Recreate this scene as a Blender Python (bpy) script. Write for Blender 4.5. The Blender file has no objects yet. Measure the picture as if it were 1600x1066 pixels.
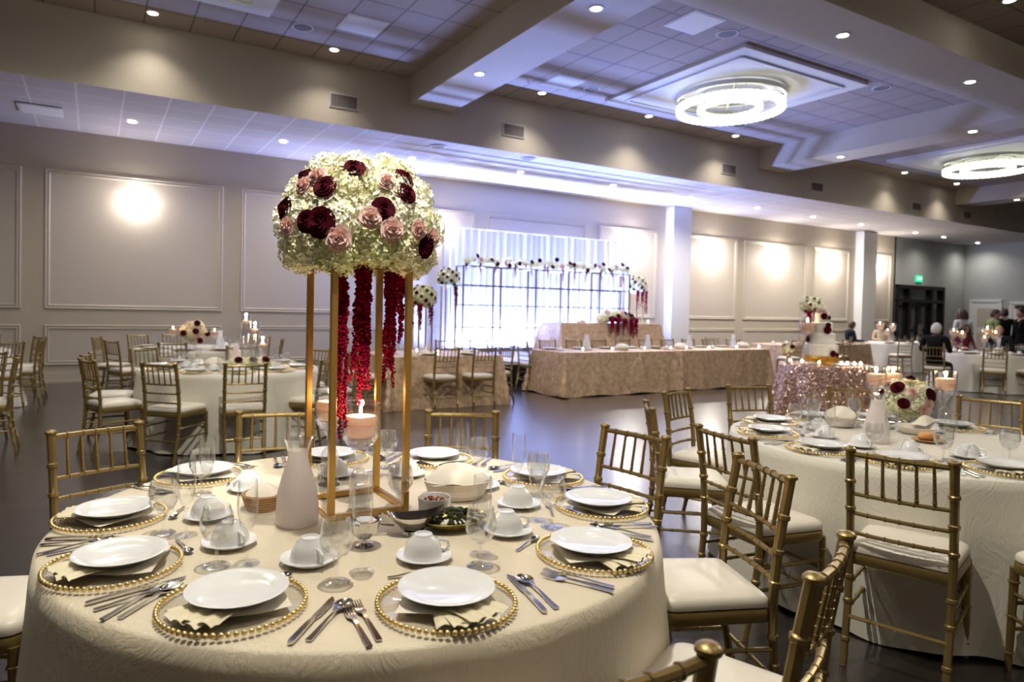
import bpy, math, random
from mathutils import Vector, Matrix
random.seed(7)
PI = math.pi
C = bpy.context.scene.collection
S = bpy.context.scene

def rad(a): return math.radians(a)
def pol(c, r, a): return (c[0]+r*math.cos(rad(a)), c[1]+r*math.sin(rad(a)))

# ------------------------------------------------------------------ materials
def nd(nt, t, **kw):
    n = nt.nodes.new(t)
    for k, v in kw.items():
        if k in n.inputs: n.inputs[k].default_value = v
        else: setattr(n, k, v)
    return n
def newmat(name):
    m = bpy.data.materials.new(name); m.use_nodes = True
    return m, m.node_tree, m.node_tree.nodes['Principled BSDF']
def mat(name, col, rough=.5, metal=0., bump=0., bscale=40., var=0., vscale=8., **kw):
    m, nt, b = newmat(name)
    b.inputs['Base Color'].default_value = (*col, 1)
    b.inputs['Roughness'].default_value = rough
    b.inputs['Metallic'].default_value = metal
    for k, v in kw.items():
        b.inputs[k.replace('_', ' ')].default_value = v
    if bump or var:
        tc = nd(nt, 'ShaderNodeTexCoord')
    if bump:
        n = nd(nt, 'ShaderNodeTexNoise', Scale=bscale, Detail=4.)
        bp = nd(nt, 'ShaderNodeBump', Strength=bump, Distance=.01)
        nt.links.new(tc.outputs['Object'], n.inputs['Vector'])
        nt.links.new(n.outputs['Fac'], bp.inputs['Height']); nt.links.new(bp.outputs[0], b.inputs['Normal'])
    if var:
        n = nd(nt, 'ShaderNodeTexNoise', Scale=vscale, Detail=3.)
        r = nd(nt, 'ShaderNodeMix', data_type='RGBA')
        r.inputs[6].default_value = (*[max(0, c*(1-var)) for c in col], 1); r.inputs[7].default_value = (*[min(1, c*(1+var)) for c in col], 1)
        nt.links.new(tc.outputs['Object'], n.inputs['Vector'])
        nt.links.new(n.outputs['Fac'], r.inputs[0]); nt.links.new(r.outputs[2], b.inputs['Base Color'])
    return m
def emit(name, col, s):
    m, nt, b = newmat(name)
    b.inputs['Base Color'].default_value = (*col, 1); b.inputs['Emission Color'].default_value = (*col, 1); b.inputs['Emission Strength'].default_value = s
    return m
def glassmat(name, tint=(.985, .99, .99), lo=.05, hi=.75, rough=.02):
    m = bpy.data.materials.new(name); m.use_nodes = True; nt = m.node_tree; nt.nodes.clear()
    o = nd(nt, 'ShaderNodeOutputMaterial'); mx = nd(nt, 'ShaderNodeMixShader')
    t = nd(nt, 'ShaderNodeBsdfTransparent', Color=(*tint, 1)); g = nd(nt, 'ShaderNodeBsdfGlossy', Color=(1, 1, 1, 1), Roughness=rough)
    lw = nd(nt, 'ShaderNodeLayerWeight', Blend=.5)
    p = nd(nt, 'ShaderNodeMath', operation='POWER'); p.inputs[1].default_value = 2.6
    a = nd(nt, 'ShaderNodeMath', operation='MULTIPLY_ADD'); a.inputs[1].default_value = hi-lo; a.inputs[2].default_value = lo
    L = nt.links.new
    L(lw.outputs['Facing'], p.inputs[0]); L(p.outputs[0], a.inputs[0]); L(a.outputs[0], mx.inputs[0])
    L(t.outputs[0], mx.inputs[1]); L(g.outputs[0], mx.inputs[2]); L(mx.outputs[0], o.inputs[0])
    return m
def frostmat(name, col, dens=.75, trans=.5):
    m = bpy.data.materials.new(name); m.use_nodes = True; nt = m.node_tree; nt.nodes.clear(); L = nt.links.new
    o = nd(nt, 'ShaderNodeOutputMaterial'); mx = nd(nt, 'ShaderNodeMixShader'); m2 = nd(nt, 'ShaderNodeMixShader')
    t = nd(nt, 'ShaderNodeBsdfTransparent', Color=(.95, .95, .95, 1)); p = nd(nt, 'ShaderNodeBsdfPrincipled', Roughness=.45); p.inputs['Base Color'].default_value = (*col, 1)
    tl = nd(nt, 'ShaderNodeBsdfTranslucent', Color=(*col, 1))
    mx.inputs[0].default_value = dens; m2.inputs[0].default_value = trans
    L(p.outputs[0], m2.inputs[1]); L(tl.outputs[0], m2.inputs[2]); L(t.outputs[0], mx.inputs[1]); L(m2.outputs[0], mx.inputs[2]); L(mx.outputs[0], o.inputs[0])
    return m
def gridmat(name, col, line, size=.61, off=(0, 0), lw=.012):
    m, nt, b = newmat(name); L = nt.links.new
    g = nd(nt, 'ShaderNodeNewGeometry'); mp = nd(nt, 'ShaderNodeMapping'); mp.inputs['Location'].default_value = (off[0], off[1], 0)
    k = nd(nt, 'ShaderNodeTexBrick', offset=0.); k.inputs['Scale'].default_value = 1.
    for n, v in (('Brick Width', size), ('Row Height', size), ('Mortar Size', lw), ('Mortar Smooth', .1), ('Color1', (*col, 1)), ('Color2', (*[c*.95 for c in col], 1)), ('Mortar', (*line, 1))): k.inputs[n].default_value = v
    n = nd(nt, 'ShaderNodeTexNoise', Scale=120., Detail=3.); bp = nd(nt, 'ShaderNodeBump', Strength=.25, Distance=.004)
    L(g.outputs['Position'], mp.inputs[0]); L(mp.outputs[0], k.inputs['Vector']); L(k.outputs['Color'], b.inputs['Base Color'])
    L(g.outputs['Position'], n.inputs['Vector']); L(n.outputs['Fac'], bp.inputs['Height']); L(bp.outputs[0], b.inputs['Normal'])
    b.inputs['Roughness'].default_value = .85
    return m
def floormat():
    m, nt, b = newmat('dark_plank_floor'); L = nt.links.new
    g = nd(nt, 'ShaderNodeNewGeometry')
    k = nd(nt, 'ShaderNodeTexBrick', offset=.37); k.inputs['Scale'].default_value = 1.
    for n, v in (('Brick Width', 1.25), ('Row Height', .17), ('Mortar Size', .003), ('Color1', (.016, .0125, .012, 1)), ('Color2', (.030, .0235, .022, 1)), ('Mortar', (.015, .012, .011, 1))): k.inputs[n].default_value = v
    mp = nd(nt, 'ShaderNodeMapping'); mp.inputs['Scale'].default_value = (1.2, 22., 1.)
    n = nd(nt, 'ShaderNodeTexNoise', Scale=2.2, Detail=6.); mx = nd(nt, 'ShaderNodeMix', data_type='RGBA', blend_type='OVERLAY'); mx.inputs[0].default_value = .6
    b.inputs['Specular IOR Level'].default_value = .9; b.inputs['Coat IOR'].default_value = 1.6; b.inputs['Coat Weight'].default_value = .55; b.inputs['Coat Roughness'].default_value = .28
    L(g.outputs['Position'], k.inputs['Vector']); L(g.outputs['Position'], mp.inputs[0]); L(mp.outputs[0], n.inputs['Vector'])
    L(k.outputs['Color'], mx.inputs[6]); L(n.outputs['Color'], mx.inputs[7]); L(mx.outputs[2], b.inputs['Base Color'])
    r = nd(nt, 'ShaderNodeMapRange'); r.inputs['To Min'].default_value = .20; r.inputs['To Max'].default_value = .28
    L(n.outputs['Fac'], r.inputs[0]); L(r.outputs[0], b.inputs['Roughness'])
    bp = nd(nt, 'ShaderNodeBump', Strength=.03, Distance=.01); L(n.outputs['Fac'], bp.inputs['Height']); L(bp.outputs[0], b.inputs['Normal'])
    return m
def crinklemat(name, col, rough=.42):
    m, nt, b = newmat(name); L = nt.links.new
    tc = nd(nt, 'ShaderNodeTexCoord')
    n0 = nd(nt, 'ShaderNodeTexNoise', Scale=3., Detail=2.)
    mp = nd(nt, 'ShaderNodeMapping'); mp.inputs['Scale'].default_value = (34., 34., 5.)
    ad = nd(nt, 'ShaderNodeMix', data_type='RGBA', blend_type='ADD'); ad.inputs[0].default_value = .35
    n = nd(nt, 'ShaderNodeTexNoise', Scale=1.6, Detail=7., Roughness=.65)
    bp = nd(nt, 'ShaderNodeBump', Strength=.48, Distance=.011)
    L(tc.outputs['Object'], n0.inputs['Vector']); L(tc.outputs['Object'], ad.inputs[6]); L(n0.outputs['Color'], ad.inputs[7]); L(ad.outputs[2], mp.inputs[0]); L(mp.outputs[0], n.inputs['Vector'])
    L(n.outputs['Fac'], bp.inputs['Height']); L(bp.outputs[0], b.inputs['Normal'])
    b.inputs['Base Color'].default_value = (*col, 1); b.inputs['Roughness'].default_value = rough
    b.inputs['Sheen Weight'].default_value = .25
    return m
def sequinmat(name, c1, c2, scale, amp, rough, metal, vsc=5.):
    m, nt, b = newmat(name); L = nt.links.new
    tc = nd(nt, 'ShaderNodeTexCoord'); v = nd(nt, 'ShaderNodeTexVoronoi', Scale=scale); g = nd(nt, 'ShaderNodeNewGeometry')
    s = nd(nt, 'ShaderNodeVectorMath', operation='SUBTRACT'); s.inputs[1].default_value = (.5, .5, .5)
    sc = nd(nt, 'ShaderNodeVectorMath', operation='SCALE'); sc.inputs['Scale'].default_value = amp
    a = nd(nt, 'ShaderNodeVectorMath', operation='ADD'); no = nd(nt, 'ShaderNodeVectorMath', operation='NORMALIZE')
    n = nd(nt, 'ShaderNodeTexNoise', Scale=vsc, Detail=5., Roughness=.7); mx = nd(nt, 'ShaderNodeMix', data_type='RGBA')
    rp = nd(nt, 'ShaderNodeMapRange'); rp.inputs['From Min'].default_value = .3; rp.inputs['From Max'].default_value = .7
    mx.inputs[6].default_value = (*c1, 1); mx.inputs[7].default_value = (*c2, 1)
    L(tc.outputs['Object'], v.inputs['Vector']); L(v.outputs['Color'], s.inputs[0]); L(s.outputs[0], sc.inputs[0]); L(g.outputs['Normal'], a.inputs[0]); L(sc.outputs[0], a.inputs[1])
    L(a.outputs[0], no.inputs[0]); L(no.outputs[0], b.inputs['Normal'])
    L(tc.outputs['Object'], n.inputs['Vector']); L(n.outputs['Fac'], rp.inputs[0]); L(rp.outputs[0], mx.inputs[0]); L(mx.outputs[2], b.inputs['Base Color'])
    b.inputs['Roughness'].default_value = rough; b.inputs['Metallic'].default_value = metal
    return m

M = {}
M['wall'] = mat('wall_paint', (.54, .475, .385), .6, bump=.05, bscale=90)
M['panel'] = mat('panel_paint', (.58, .515, .445), .55, bump=.12, bscale=130)
M['trim'] = mat('trim_paint', (.55, .49, .405), .4)
M['white'] = mat('white_paint', (.74, .73, .71), .45)
M['greywall'] = mat('grey_paint', (.36, .38, .38), .6)
M['tile'] = gridmat('ceiling_tile', (.43, .365, .315), (.20, .16, .15), off=(.02, .03))
M['tile2'] = gridmat('soffit_tile', (.50, .45, .435), (.66, .62, .60), off=(.25, .07), lw=.014)  # white grid lines painted paler for the light the grid catches
M['beam'] = mat('beam_paint', (.57, .51, .42), .6)
M['floor'] = floormat()
M['cloth'] = crinklemat('ivory_crinkle_cloth', (.80, .695, .515))
M['cloth2'] = crinklemat('white_crinkle_cloth', (.74, .70, .60))
M['plaincloth'] = mat('plain_white_cloth', (.70, .68, .62), .7, bump=.1)
M['champ'] = sequinmat('champagne_sequin', (.44, .285, .17), (.84, .61, .41), 170., .9, .36, .35, 12.)
M['rose'] = sequinmat('rose_gold_sequin', (.52, .31, .24), (.80, .55, .44), 60., 1.15, .18, .6)
M['gold'] = mat('chair_gold_paint', (.285, .200, .072), .34, .6, var=.12, vscale=30)
M['stand'] = mat('stand_gold_metal', (.62, .37, .10), .28, .85)
M['bead'] = mat('bead_gold', (.95, .73, .32), .25, .75)
M['cushion'] = mat('cushion_vinyl', (.78, .72, .62), .38, var=.03, vscale=5)
M['china'] = mat('white_china', (.87, .875, .88), .12, Coat_Weight=.4)
M['napkin'] = mat('napkin_satin', (.80, .71, .49), .45, bump=.1, bscale=30, Sheen_Weight=.2)
M['napwhite'] = mat('napkin_cream', (.82, .76, .64), .6, bump=.15, bscale=25)
M['steel'] = mat('polished_steel', (.66, .63, .60), .13, 1.)
M['glass'] = glassmat('clear_glass')
M['water'] = glassmat('water_glass', (.98, .985, .99), .08, .7)
M['cutglass'] = glassmat('cut_glass', (.985, .99, .99), .12, .92, .05)
M['charger'] = glassmat('charger_glass', (.985, .985, .98), .07, .6)
M['frost'] = frostmat('frosted_glass', (.90, .83, .81), .86, .45)
M['frost2'] = frostmat('frosted_glass_pale', (.88, .88, .90), .85, .4)
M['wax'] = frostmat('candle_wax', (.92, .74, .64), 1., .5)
M['flame'] = emit('flame', (1., .72, .36), 45.)
M['flamew'] = emit('tealight_flame', (1., .80, .58), 30.)
M['hyd'] = mat('hydrangea_petal', (.90, .86, .58), .6, var=.10, vscale=6, Subsurface_Weight=.0, Sheen_Weight=.2)
M['hydw'] = mat('hydrangea_petal_white', (.92, .90, .74), .6, var=.06, vscale=7)
M['hydg'] = mat('hydrangea_petal_green', (.78, .80, .45), .6, var=.12, vscale=7)
M['burg'] = mat('burgundy_petal', (.075, .002, .010), .85, var=.3, vscale=40, Specular_IOR_Level=.15)
M['pink'] = mat('pink_rose_petal', (.95, .68, .62), .6, var=.08, vscale=30, Specular_IOR_Level=.2)
M['pinkc'] = mat('pink_rose_heart', (.85, .36, .34), .6, Specular_IOR_Level=.2)
M['amar'] = mat('amaranth', (.23, .0, .022), .8, var=.45, vscale=25, Specular_IOR_Level=.1)
M['green'] = mat('leaf_green', (.05, .10, .035), .5, var=.3, vscale=20)
M['wicker'] = mat('wicker', (.42, .24, .10), .6, bump=.5, bscale=60, var=.3, vscale=50)
M['whitebasket'] = mat('white_ribbed', (.78, .70, .63), .55)
M['bread'] = mat('bread_crust', (.62, .30, .09), .55, var=.3, vscale=25)
M['pesto'] = mat('dark_salad', (.03, .035, .01), .35, var=.5, vscale=60)
M['oil'] = mat('gold_olive_dish', (.30, .24, .05), .25, .4)
M['black'] = mat('black_cloth', (.006, .006, .007), .8)
M['darkwood'] = mat('dark_door_wood', (.010, .008, .008), .5, Specular_IOR_Level=.2)
M['paneglass'] = mat('dark_glass_pane', (.03, .035, .04), .08)
M['chrome'] = mat('chandelier_chrome', (.5, .5, .46), .2, 1.)
M['crystal'] = emit('lit_crystal', (1., 1., .84), 1.1)
M['lens'] = emit('downlight_lens', (1., .93, .80), 22.)
M['sconce'] = emit('sconce_glass', (1., .94, .86), 36.)
M['vent'] = mat('vent_metal', (.13, .105, .10), .6)
M['drape'] = frostmat('sheer_white_drape', (.80, .81, .86), .97, .35)
M['stage'] = mat('stage_top', (.55, .56, .62), .5)
M['frosting'] = mat('cake_frosting', (.80, .76, .70), .55, bump=.1)
M['cakegold'] = mat('cake_stand_gold', (.85, .52, .08), .25, .9)
M['suit'] = mat('black_suit', (.006, .006, .008), .8, Specular_IOR_Level=.15)
M['blush'] = mat('blush_petal', (.92, .64, .55), .6)
M['navy'] = mat('navy_suit', (.008, .011, .024), .8, Specular_IOR_Level=.15)
M['charcoal'] = mat('charcoal_suit', (.014, .016, .021), .8, Specular_IOR_Level=.15)
M['skin'] = mat('skin', (.50, .28, .20), .5)
M['hairw'] = mat('white_hair', (.62, .60, .57), .6, bump=.5, bscale=80)
M['hairb'] = mat('dark_hair', (.022, .012, .009), .5, bump=.5, bscale=80)
M['hairbr'] = mat('brown_hair', (.06, .03, .02), .5, bump=.5, bscale=80)
M['dress'] = mat('white_dress', (.66, .67, .70), .6)
M['burgdress'] = mat('burgundy_top', (.17, .012, .035), .6)
M['greenshirt'] = mat('green_shirt', (.17, .22, .07), .7)
M['cream'] = mat('cream_top', (.55, .42, .30), .7)
M['eye'] = mat('dark_eye', (.02, .015, .012), .3)
M['shirt'] = mat('white_shirt', (.65, .65, .68), .7)
M['exit'] = emit('exit_green', (.0, .55, .22), .8)
M['exitw'] = emit('exit_letters', (.75, 1., .85), 1.0)
M['speaker'] = mat('speaker_grille', (.20, .18, .175), .7)

# ------------------------------------------------------------------ mesh builder
class B:
    def __init__(s): s.v, s.f, s.m, s.mats = [], [], [], []
    def mi(s, m):
        if m not in s.mats: s.mats.append(m)
        return s.mats.index(m)
    def add(s, v, f, m):
        o = len(s.v); s.v.extend(tuple(p) for p in v); k = s.mi(m)
        for q in f: s.f.append([i+o for i in q]); s.m.append(k)
        return s
    def box(s, c, d, m, rz=0., bev=0.):
        x, y, z = d[0]/2, d[1]/2, d[2]/2; cs, sn = math.cos(rz), math.sin(rz)
        if bev <= 0:
            p = [(a*x, b*y, e*z) for e in (-1, 1) for a, b in ((-1, -1), (1, -1), (1, 1), (-1, 1))]
            f = [(3, 2, 1, 0), (4, 5, 6, 7), (0, 1, 5, 4), (1, 2, 6, 5), (2, 3, 7, 6), (3, 0, 4, 7)]
        else:
            b = bev; p = []; lv = ((-z, b), (-z+b, 0), (z-b, 0), (z, b))
            for zz, i in lv:
                X, Y = x-i, y-i
                p += [(-X+b, -Y, zz), (X-b, -Y, zz), (X, -Y+b, zz), (X, Y-b, zz), (X-b, Y, zz), (-X+b, Y, zz), (-X, Y-b, zz), (-X, -Y+b, zz)]
            f = [tuple(range(7, -1, -1)), tuple(range(24, 32))]
            for l in range(3):
                for i in range(8): f.append((l*8+i, l*8+(i+1) % 8, l*8+8+(i+1) % 8, l*8+8+i))
        return s.add([(c[0]+a*cs-b_*sn, c[1]+a*sn+b_*cs, c[2]+e) for a, b_, e in p], f, m)
    def tube(s, pts, r, m, n=8, caps=True, closed=False):
        P = [Vector(p) for p in pts]; N = len(P)
        R = r if isinstance(r, (list, tuple)) else [r]*N
        v, f = [], []; up = None
        for i in range(N):
            if closed: t = P[(i+1) % N]-P[i-1]
            else: t = P[min(i+1, N-1)]-P[max(i-1, 0)]
            if t.length < 1e-9: t = Vector((0, 0, 1))
            t.normalize()
            if up is None:
                up = Vector((1, 0, 0)) if abs(t.x) < .9 else Vector((0, 1, 0))
            a = up-t*up.dot(t)
            if a.length < 1e-6: a = t.orthogonal()
            a.normalize(); up = a; b = t.cross(a)
            for k in range(n):
                h = 2*PI*k/n; v.append(P[i]+(a*math.cos(h)+b*math.sin(h))*R[i])
        for i in range(N-1+(1 if closed else 0)):
            j = (i+1) % N
            for k in range(n): f.append((i*n+k, i*n+(k+1) % n, j*n+(k+1) % n, j*n+k))
        if caps and not closed: f += [tuple(range(n-1, -1, -1)), tuple((N-1)*n+k for k in range(n))]
        return s.add(v, f, m)
    def lathe(s, prof, m, n=24, c=(0, 0, 0), flut=None, sx=1., sy=1.):
        v, f = [], []; N = len(prof)
        for r, z in prof:
            for k in range(n):
                h = 2*PI*k/n; rr = r*(1+(flut[1]*math.cos(flut[0]*h) if flut else 0))
                v.append((c[0]+rr*math.cos(h)*sx, c[1]+rr*math.sin(h)*sy, c[2]+z))
        for i in range(N-1):
            for k in range(n): f.append((i*n+k, i*n+(k+1) % n, (i+1)*n+(k+1) % n, (i+1)*n+k))
        return s.add(v, f, m)
    def sph(s, c, r, m, n=8, k=6, sc=(1, 1, 1), rot=None):
        v, f = [(0, 0, -1)], []
        for i in range(1, k):
            a = -PI/2+PI*i/k
            for j in range(n):
                h = 2*PI*j/n; v.append((math.cos(a)*math.cos(h), math.cos(a)*math.sin(h), math.sin(a)))
        v.append((0, 0, 1)); T = len(v)-1
        for j in range(n): f.append((0, 1+(j+1) % n, 1+j)); f.append((T, T-n+j, T-n+(j+1) % n))
        for i in range(k-2):
            for j in range(n): f.append((1+i*n+j, 1+i*n+(j+1) % n, 1+(i+1)*n+(j+1) % n, 1+(i+1)*n+j))
        V = []
        for p in v:
            q = Vector((p[0]*r*sc[0], p[1]*r*sc[1], p[2]*r*sc[2]))
            if rot: q = rot @ q
            V.append((q.x+c[0], q.y+c[1], q.z+c[2]))
        return s.add(V, f, m)
    def octa(s, c, r, m):
        x, y, z = c
        return s.add([(x+r, y, z), (x-r, y, z), (x, y+r, z), (x, y-r, z), (x, y, z+r), (x, y, z-r)], [(0, 2, 4), (2, 1, 4), (1, 3, 4), (3, 0, 4), (2, 0, 5), (1, 2, 5), (3, 1, 5), (0, 3, 5)], m)
    def ribbon(s, pts, w, t, m):
        v, f = [], []; N = len(pts)
        for i, p in enumerate(pts):
            W = w[i] if isinstance(w, (list, tuple)) else w
            for a, b in ((-1, -1), (1, -1), (1, 1), (-1, 1)): v.append((p[0]+a*W/2, p[1], p[2]+b*t/2))
        for i in range(N-1):
            for k in range(4): f.append((i*4+k, i*4+(k+1) % 4, i*4+4+(k+1) % 4, i*4+4+k))
        f += [(3, 2, 1, 0), tuple((N-1)*4+k for k in range(4))]
        return s.add(v, f, m)
    def prism(s, outl, levels, m, top=True, bot=True):
        n = len(outl); v, f = [], []; cx = sum(p[0] for p in outl)/n; cy = sum(p[1] for p in outl)/n
        for sc, z in levels: v += [(cx+(p[0]-cx)*sc, cy+(p[1]-cy)*sc, z) for p in outl]
        for l in range(len(levels)-1):
            for i in range(n): f.append((l*n+i, l*n+(i+1) % n, (l+1)*n+(i+1) % n, (l+1)*n+i))
        if bot: f.append(tuple(range(n-1, -1, -1)))
        if top: f.append(tuple((len(levels)-1)*n+i for i in range(n)))
        return s.add(v, f, m)
    def sheet(s, fn, nu, nv, m):
        v = [fn(i/nu, j/nv) for j in range(nv+1) for i in range(nu+1)]
        f = [(j*(nu+1)+i, j*(nu+1)+i+1, (j+1)*(nu+1)+i+1, (j+1)*(nu+1)+i) for j in range(nv) for i in range(nu)]
        return s.add(v, f, m)
    def merge(s, o, loc=(0, 0, 0), rz=0., sc=1.):
        cs, sn = math.cos(rz), math.sin(rz); base = len(s.v)
        s.v.extend((loc[0]+sc*(x*cs-y*sn), loc[1]+sc*(x*sn+y*cs), loc[2]+sc*z) for x, y, z in o.v)
        mp = [s.mi(m) for m in o.mats]
        for q, k in zip(o.f, o.m): s.f.append([i+base for i in q]); s.m.append(mp[k])
        return s
    def mesh(s, name, smooth=True, ang=40):
        me = bpy.data.meshes.new(name); me.from_pydata(s.v, [], s.f); me.validate()
        for m in s.mats: me.materials.append(m)
        if len(me.polygons) == len(s.m): me.polygons.foreach_set('material_index', s.m)
        if smooth:
            me.polygons.foreach_set('use_smooth', [True]*len(me.polygons)); me.set_sharp_from_angle(angle=rad(ang))
        me.update(); return me

# ------------------------------------------------------------------ objects
def link(name, me, loc=(0, 0, 0), rz=0., parent=None):
    o = bpy.data.objects.new(name, me); C.objects.link(o); o.location = loc; o.rotation_euler = (0, 0, rz)
    if parent: o.parent = parent
    return o
def tag(o, label, cat, group=None):
    o['label'] = label; o['category'] = cat
    if group: o['group'] = group
    return o
def thing(name, label, cat, loc=(0, 0, 0), rz=0., group=None):
    return tag(link(name, None, loc, rz), label, cat, group)
def part(name, b, parent, label=None, **k):
    o = link(name, b if isinstance(b, bpy.types.Mesh) else b.mesh(name, **k), parent=parent)
    if label: o['label'] = label
    return o
def struct(name, b, **k):
    o = link(name, b.mesh(name, **k)); o['kind'] = 'structure'; return o
class Proto:
    """a kind of thing: the first place() uses the built original, later ones are copies of it and of each of its parts"""
    def __init__(s, root): s.root = root; s.used = False; s.tree = s.snap(root)
    def snap(s, o): return (o, [s.snap(c) for c in o.children])
    def copy(s, t, parent=None):
        c = t[0].copy(); C.objects.link(c)
        if parent: c.parent = parent
        for q in t[1]: s.copy(q, c)
        return c
    def place(s, loc, rz, label, cat, group=None, sc=None):
        if s.used: o = s.copy(s.tree)
        else: o = s.root; s.used = True
        o.location = loc; o.rotation_euler = (0, 0, rz)
        if sc: o.scale = (sc, sc, sc)
        if 'group' in o: del o['group']
        return tag(o, label, cat, group)
def light(name, kind, loc, power, col, size=.1, spot=None, rot=None, parent=None, blend=.6, sy=None):
    d = bpy.data.lights.new(name, kind); d.energy = power; d.color = col
    if kind == 'AREA':
        d.size = size
        if sy: d.shape = 'RECTANGLE'; d.size_y = sy
    else: d.shadow_soft_size = size
    if kind == 'SPOT': d.spot_size = rad(spot); d.spot_blend = blend
    o = bpy.data.objects.new(name, d); C.objects.link(o); o.location = loc
    if rot: o.rotation_euler = rot
    if parent: o.parent = parent
    return o
ORD = ['leftmost', 'second from left', 'third from left', 'fourth from left', 'fifth from left', 'sixth from left', 'seventh from left', 'eighth from left', 'ninth from left', 'tenth from left', 'eleventh from left', 'twelfth from left', 'thirteenth from left', 'fourteenth from left', 'fifteenth from left', 'sixteenth from left']
def bearing(o): return math.atan2(o.location.x, o.location.y)
def ordinals(objs, text):
    """text has {} where the place in the row goes"""
    for i, o in enumerate(sorted(objs, key=bearing)): o['label'] = text.format(ORD[i] if i < len(objs)-1 or len(objs) < 3 else 'rightmost')
# ------------------------------------------------------------------ camera
CAM_H = 1.4513
def camera():
    yaw, pitch, roll = .518645, -.021076, .020808
    f = Vector((math.sin(yaw)*math.cos(pitch), math.cos(yaw)*math.cos(pitch), math.sin(pitch)))
    r = Vector((math.cos(yaw), -math.sin(yaw), 0)); u = r.cross(f)
    r2 = math.cos(roll)*r+math.sin(roll)*u; u2 = -math.sin(roll)*r+math.cos(roll)*u
    d = bpy.data.cameras.new('camera'); o = bpy.data.objects.new('camera', d); C.objects.link(o)
    o.matrix_world = Matrix(((r2.x, u2.x, -f.x, 0), (r2.y, u2.y, -f.y, 0), (r2.z, u2.z, -f.z, CAM_H), (0, 0, 0, 1)))
    d.sensor_width = 36; d.lens = 1053.358/1600*36; d.shift_x = (800-747.67)/1600; d.shift_y = (506.185-533)/1600
    d.clip_start = .05; d.clip_end = 100
    d.dof.use_dof = True; d.dof.focus_distance = 2.3; d.dof.aperture_fstop = 3.4
    S.camera = o
camera()

# ------------------------------------------------------------------ room shell
X0, X1, Y0, Y1 = -8., 30.7, -3.7, 14.05
ZS, ZC, YB = 4.46, 5.48, 10.95
struct('floor', B().box(((X0+X1)/2, (Y0+Y1)/2, -.05), (X1-X0+.4, Y1-Y0+.4, .1), M['floor']), smooth=False)
struct('wall_back', B().box((10.1, Y1+.1, 2.8), (31.0+.2-.0, .2, 5.6), M['wall']).box((-6.7+.0, Y1+.1, 2.8), (2.6, .2, 5.6), M['wall']).box((28.2, Y1+.1, 4.15), (5.2, .2, 2.9), M['greywall']).box((25.66, Y1+.1, 1.35), (.12, .2, 2.7), M['greywall']).box((29.9, Y1+.1, 1.35), (1.75, .2, 2.7), M['greywall']), smooth=False)
struct('wall_right', B().box((X1+.1, (Y0+Y1)/2, 2.8), (.2, Y1-Y0, 5.6), M['greywall']), smooth=False)
struct('wall_left', B().box((X0-.1, (Y0+Y1)/2, 2.8), (.2, Y1-Y0, 5.6), M['wall']), smooth=False)
struct('wall_front', B().box(((X0+X1)/2, Y0-.1, 2.8), (X1-X0, .2, 5.6), M['wall']), smooth=False)
struct('ceiling', B().box(((X0+X1)/2, (Y0+Y1)/2, ZC+.05), (X1-X0, Y1-Y0, .1), M['tile']), smooth=False)
def soffit(y0, y1):
    b = B().box(((X0+X1)/2, (y0+y1)/2, (ZS+ZC)/2+.005), (X1-X0, y1-y0, ZC-ZS-.01), M['beam'])
    b.mi(M['tile2']); b.m[0] = 1
    return b
struct('ceiling', soffit(YB, Y1), smooth=False)
struct('ceiling', soffit(Y0, -.6), smooth=False)
BX = [(-4.1, -3.26), (4.76, 5.6), (14.0, 14.88), (23.2, 24.04)]
struct('trim_1', B().box(((X0+X1)/2, 5.2, 5.24), (X1-X0, .9, .48), M['beam']), smooth=False)
k = 2
for a, b in BX:
    for c, d in ((-.6, 4.75), (5.65, YB)):
        struct('trim_%d' % k, B().box(((a+b)/2, (c+d)/2, 5.25), (b-a, d-c, .46), M['beam']), smooth=False); k += 1
# wall panels in picture-frame mouldings
def frame(b, x0, x1, z0, z1, y, w=.085):
    prof = [(0, 0), (0, .022), (.018, .03), (.034, .018), (.05, .018), (.062, .028), (.075, .02), (w, 0)]
    for (ax, az, bx, bz, nx, nz) in ((x0, z0, x1, z0, 0, 1), (x1, z0, x1, z1, -1, 0), (x1, z1, x0, z1, 0, -1), (x0, z1, x0, z0, 1, 0)):
        v, f = [], []
        tx, tz = (bx-ax), (bz-az); L = math.hypot(tx, tz); tx /= L; tz /= L
        for o, h in prof:
            v.append((ax+nx*o+tx*o, y-h, az+nz*o+tz*o)); v.append((bx+nx*o-tx*o, y-h, bz+nz*o-tz*o))
        for i in range(len(prof)-1): f.append((2*i, 2*i+1, 2*i+3, 2*i+2))
        b.add(v, f, M['trim'])
    b.box(((x0+x1)/2, y-.003, (z0+z1)/2), (x1-x0-2*w+.02, .006, z1-z0-2*w+.02), M['panel'])
PAN = [(-7.3, -4.4), (-4.06, -1.1), (-.76, 2.19), (2.53, 5.5), (5.84, 7.86), (8.19, 11.21), (11.64, 13.74), (14.98, 17.05), (17.4, 20.47), (20.83, 22.81), (24.19, 25.38)]
for a, c in PAN:
    b = B(); frame(b, a, c, 1.31, 3.76, Y1); frame(b, a, c, .31, 1.03, Y1, .07)
    struct('trim_%d' % k, b, smooth=False); k += 1
struct('baseboard_back', B().box((-1.35+10.1, Y1-.012, .085), (34.3-.0, .024, .17), M['trim']).box((8.75, Y1-.02, .02), (34.3, .04, .04), M['trim']), smooth=False)
struct('baseboard_right', B().box((X1-.012, 3.5, .085), (.024, 14., .17), M['white']), smooth=False)
for a, c, d in ((14.06, 14.78, .3), (23.16, 23.98, .3)):
    struct('trim_%d' % k, B().box(((a+c)/2, Y1-d/2, ZS/2), (c-a, d, ZS), M['white'], bev=.01), smooth=False); k += 1
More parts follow.
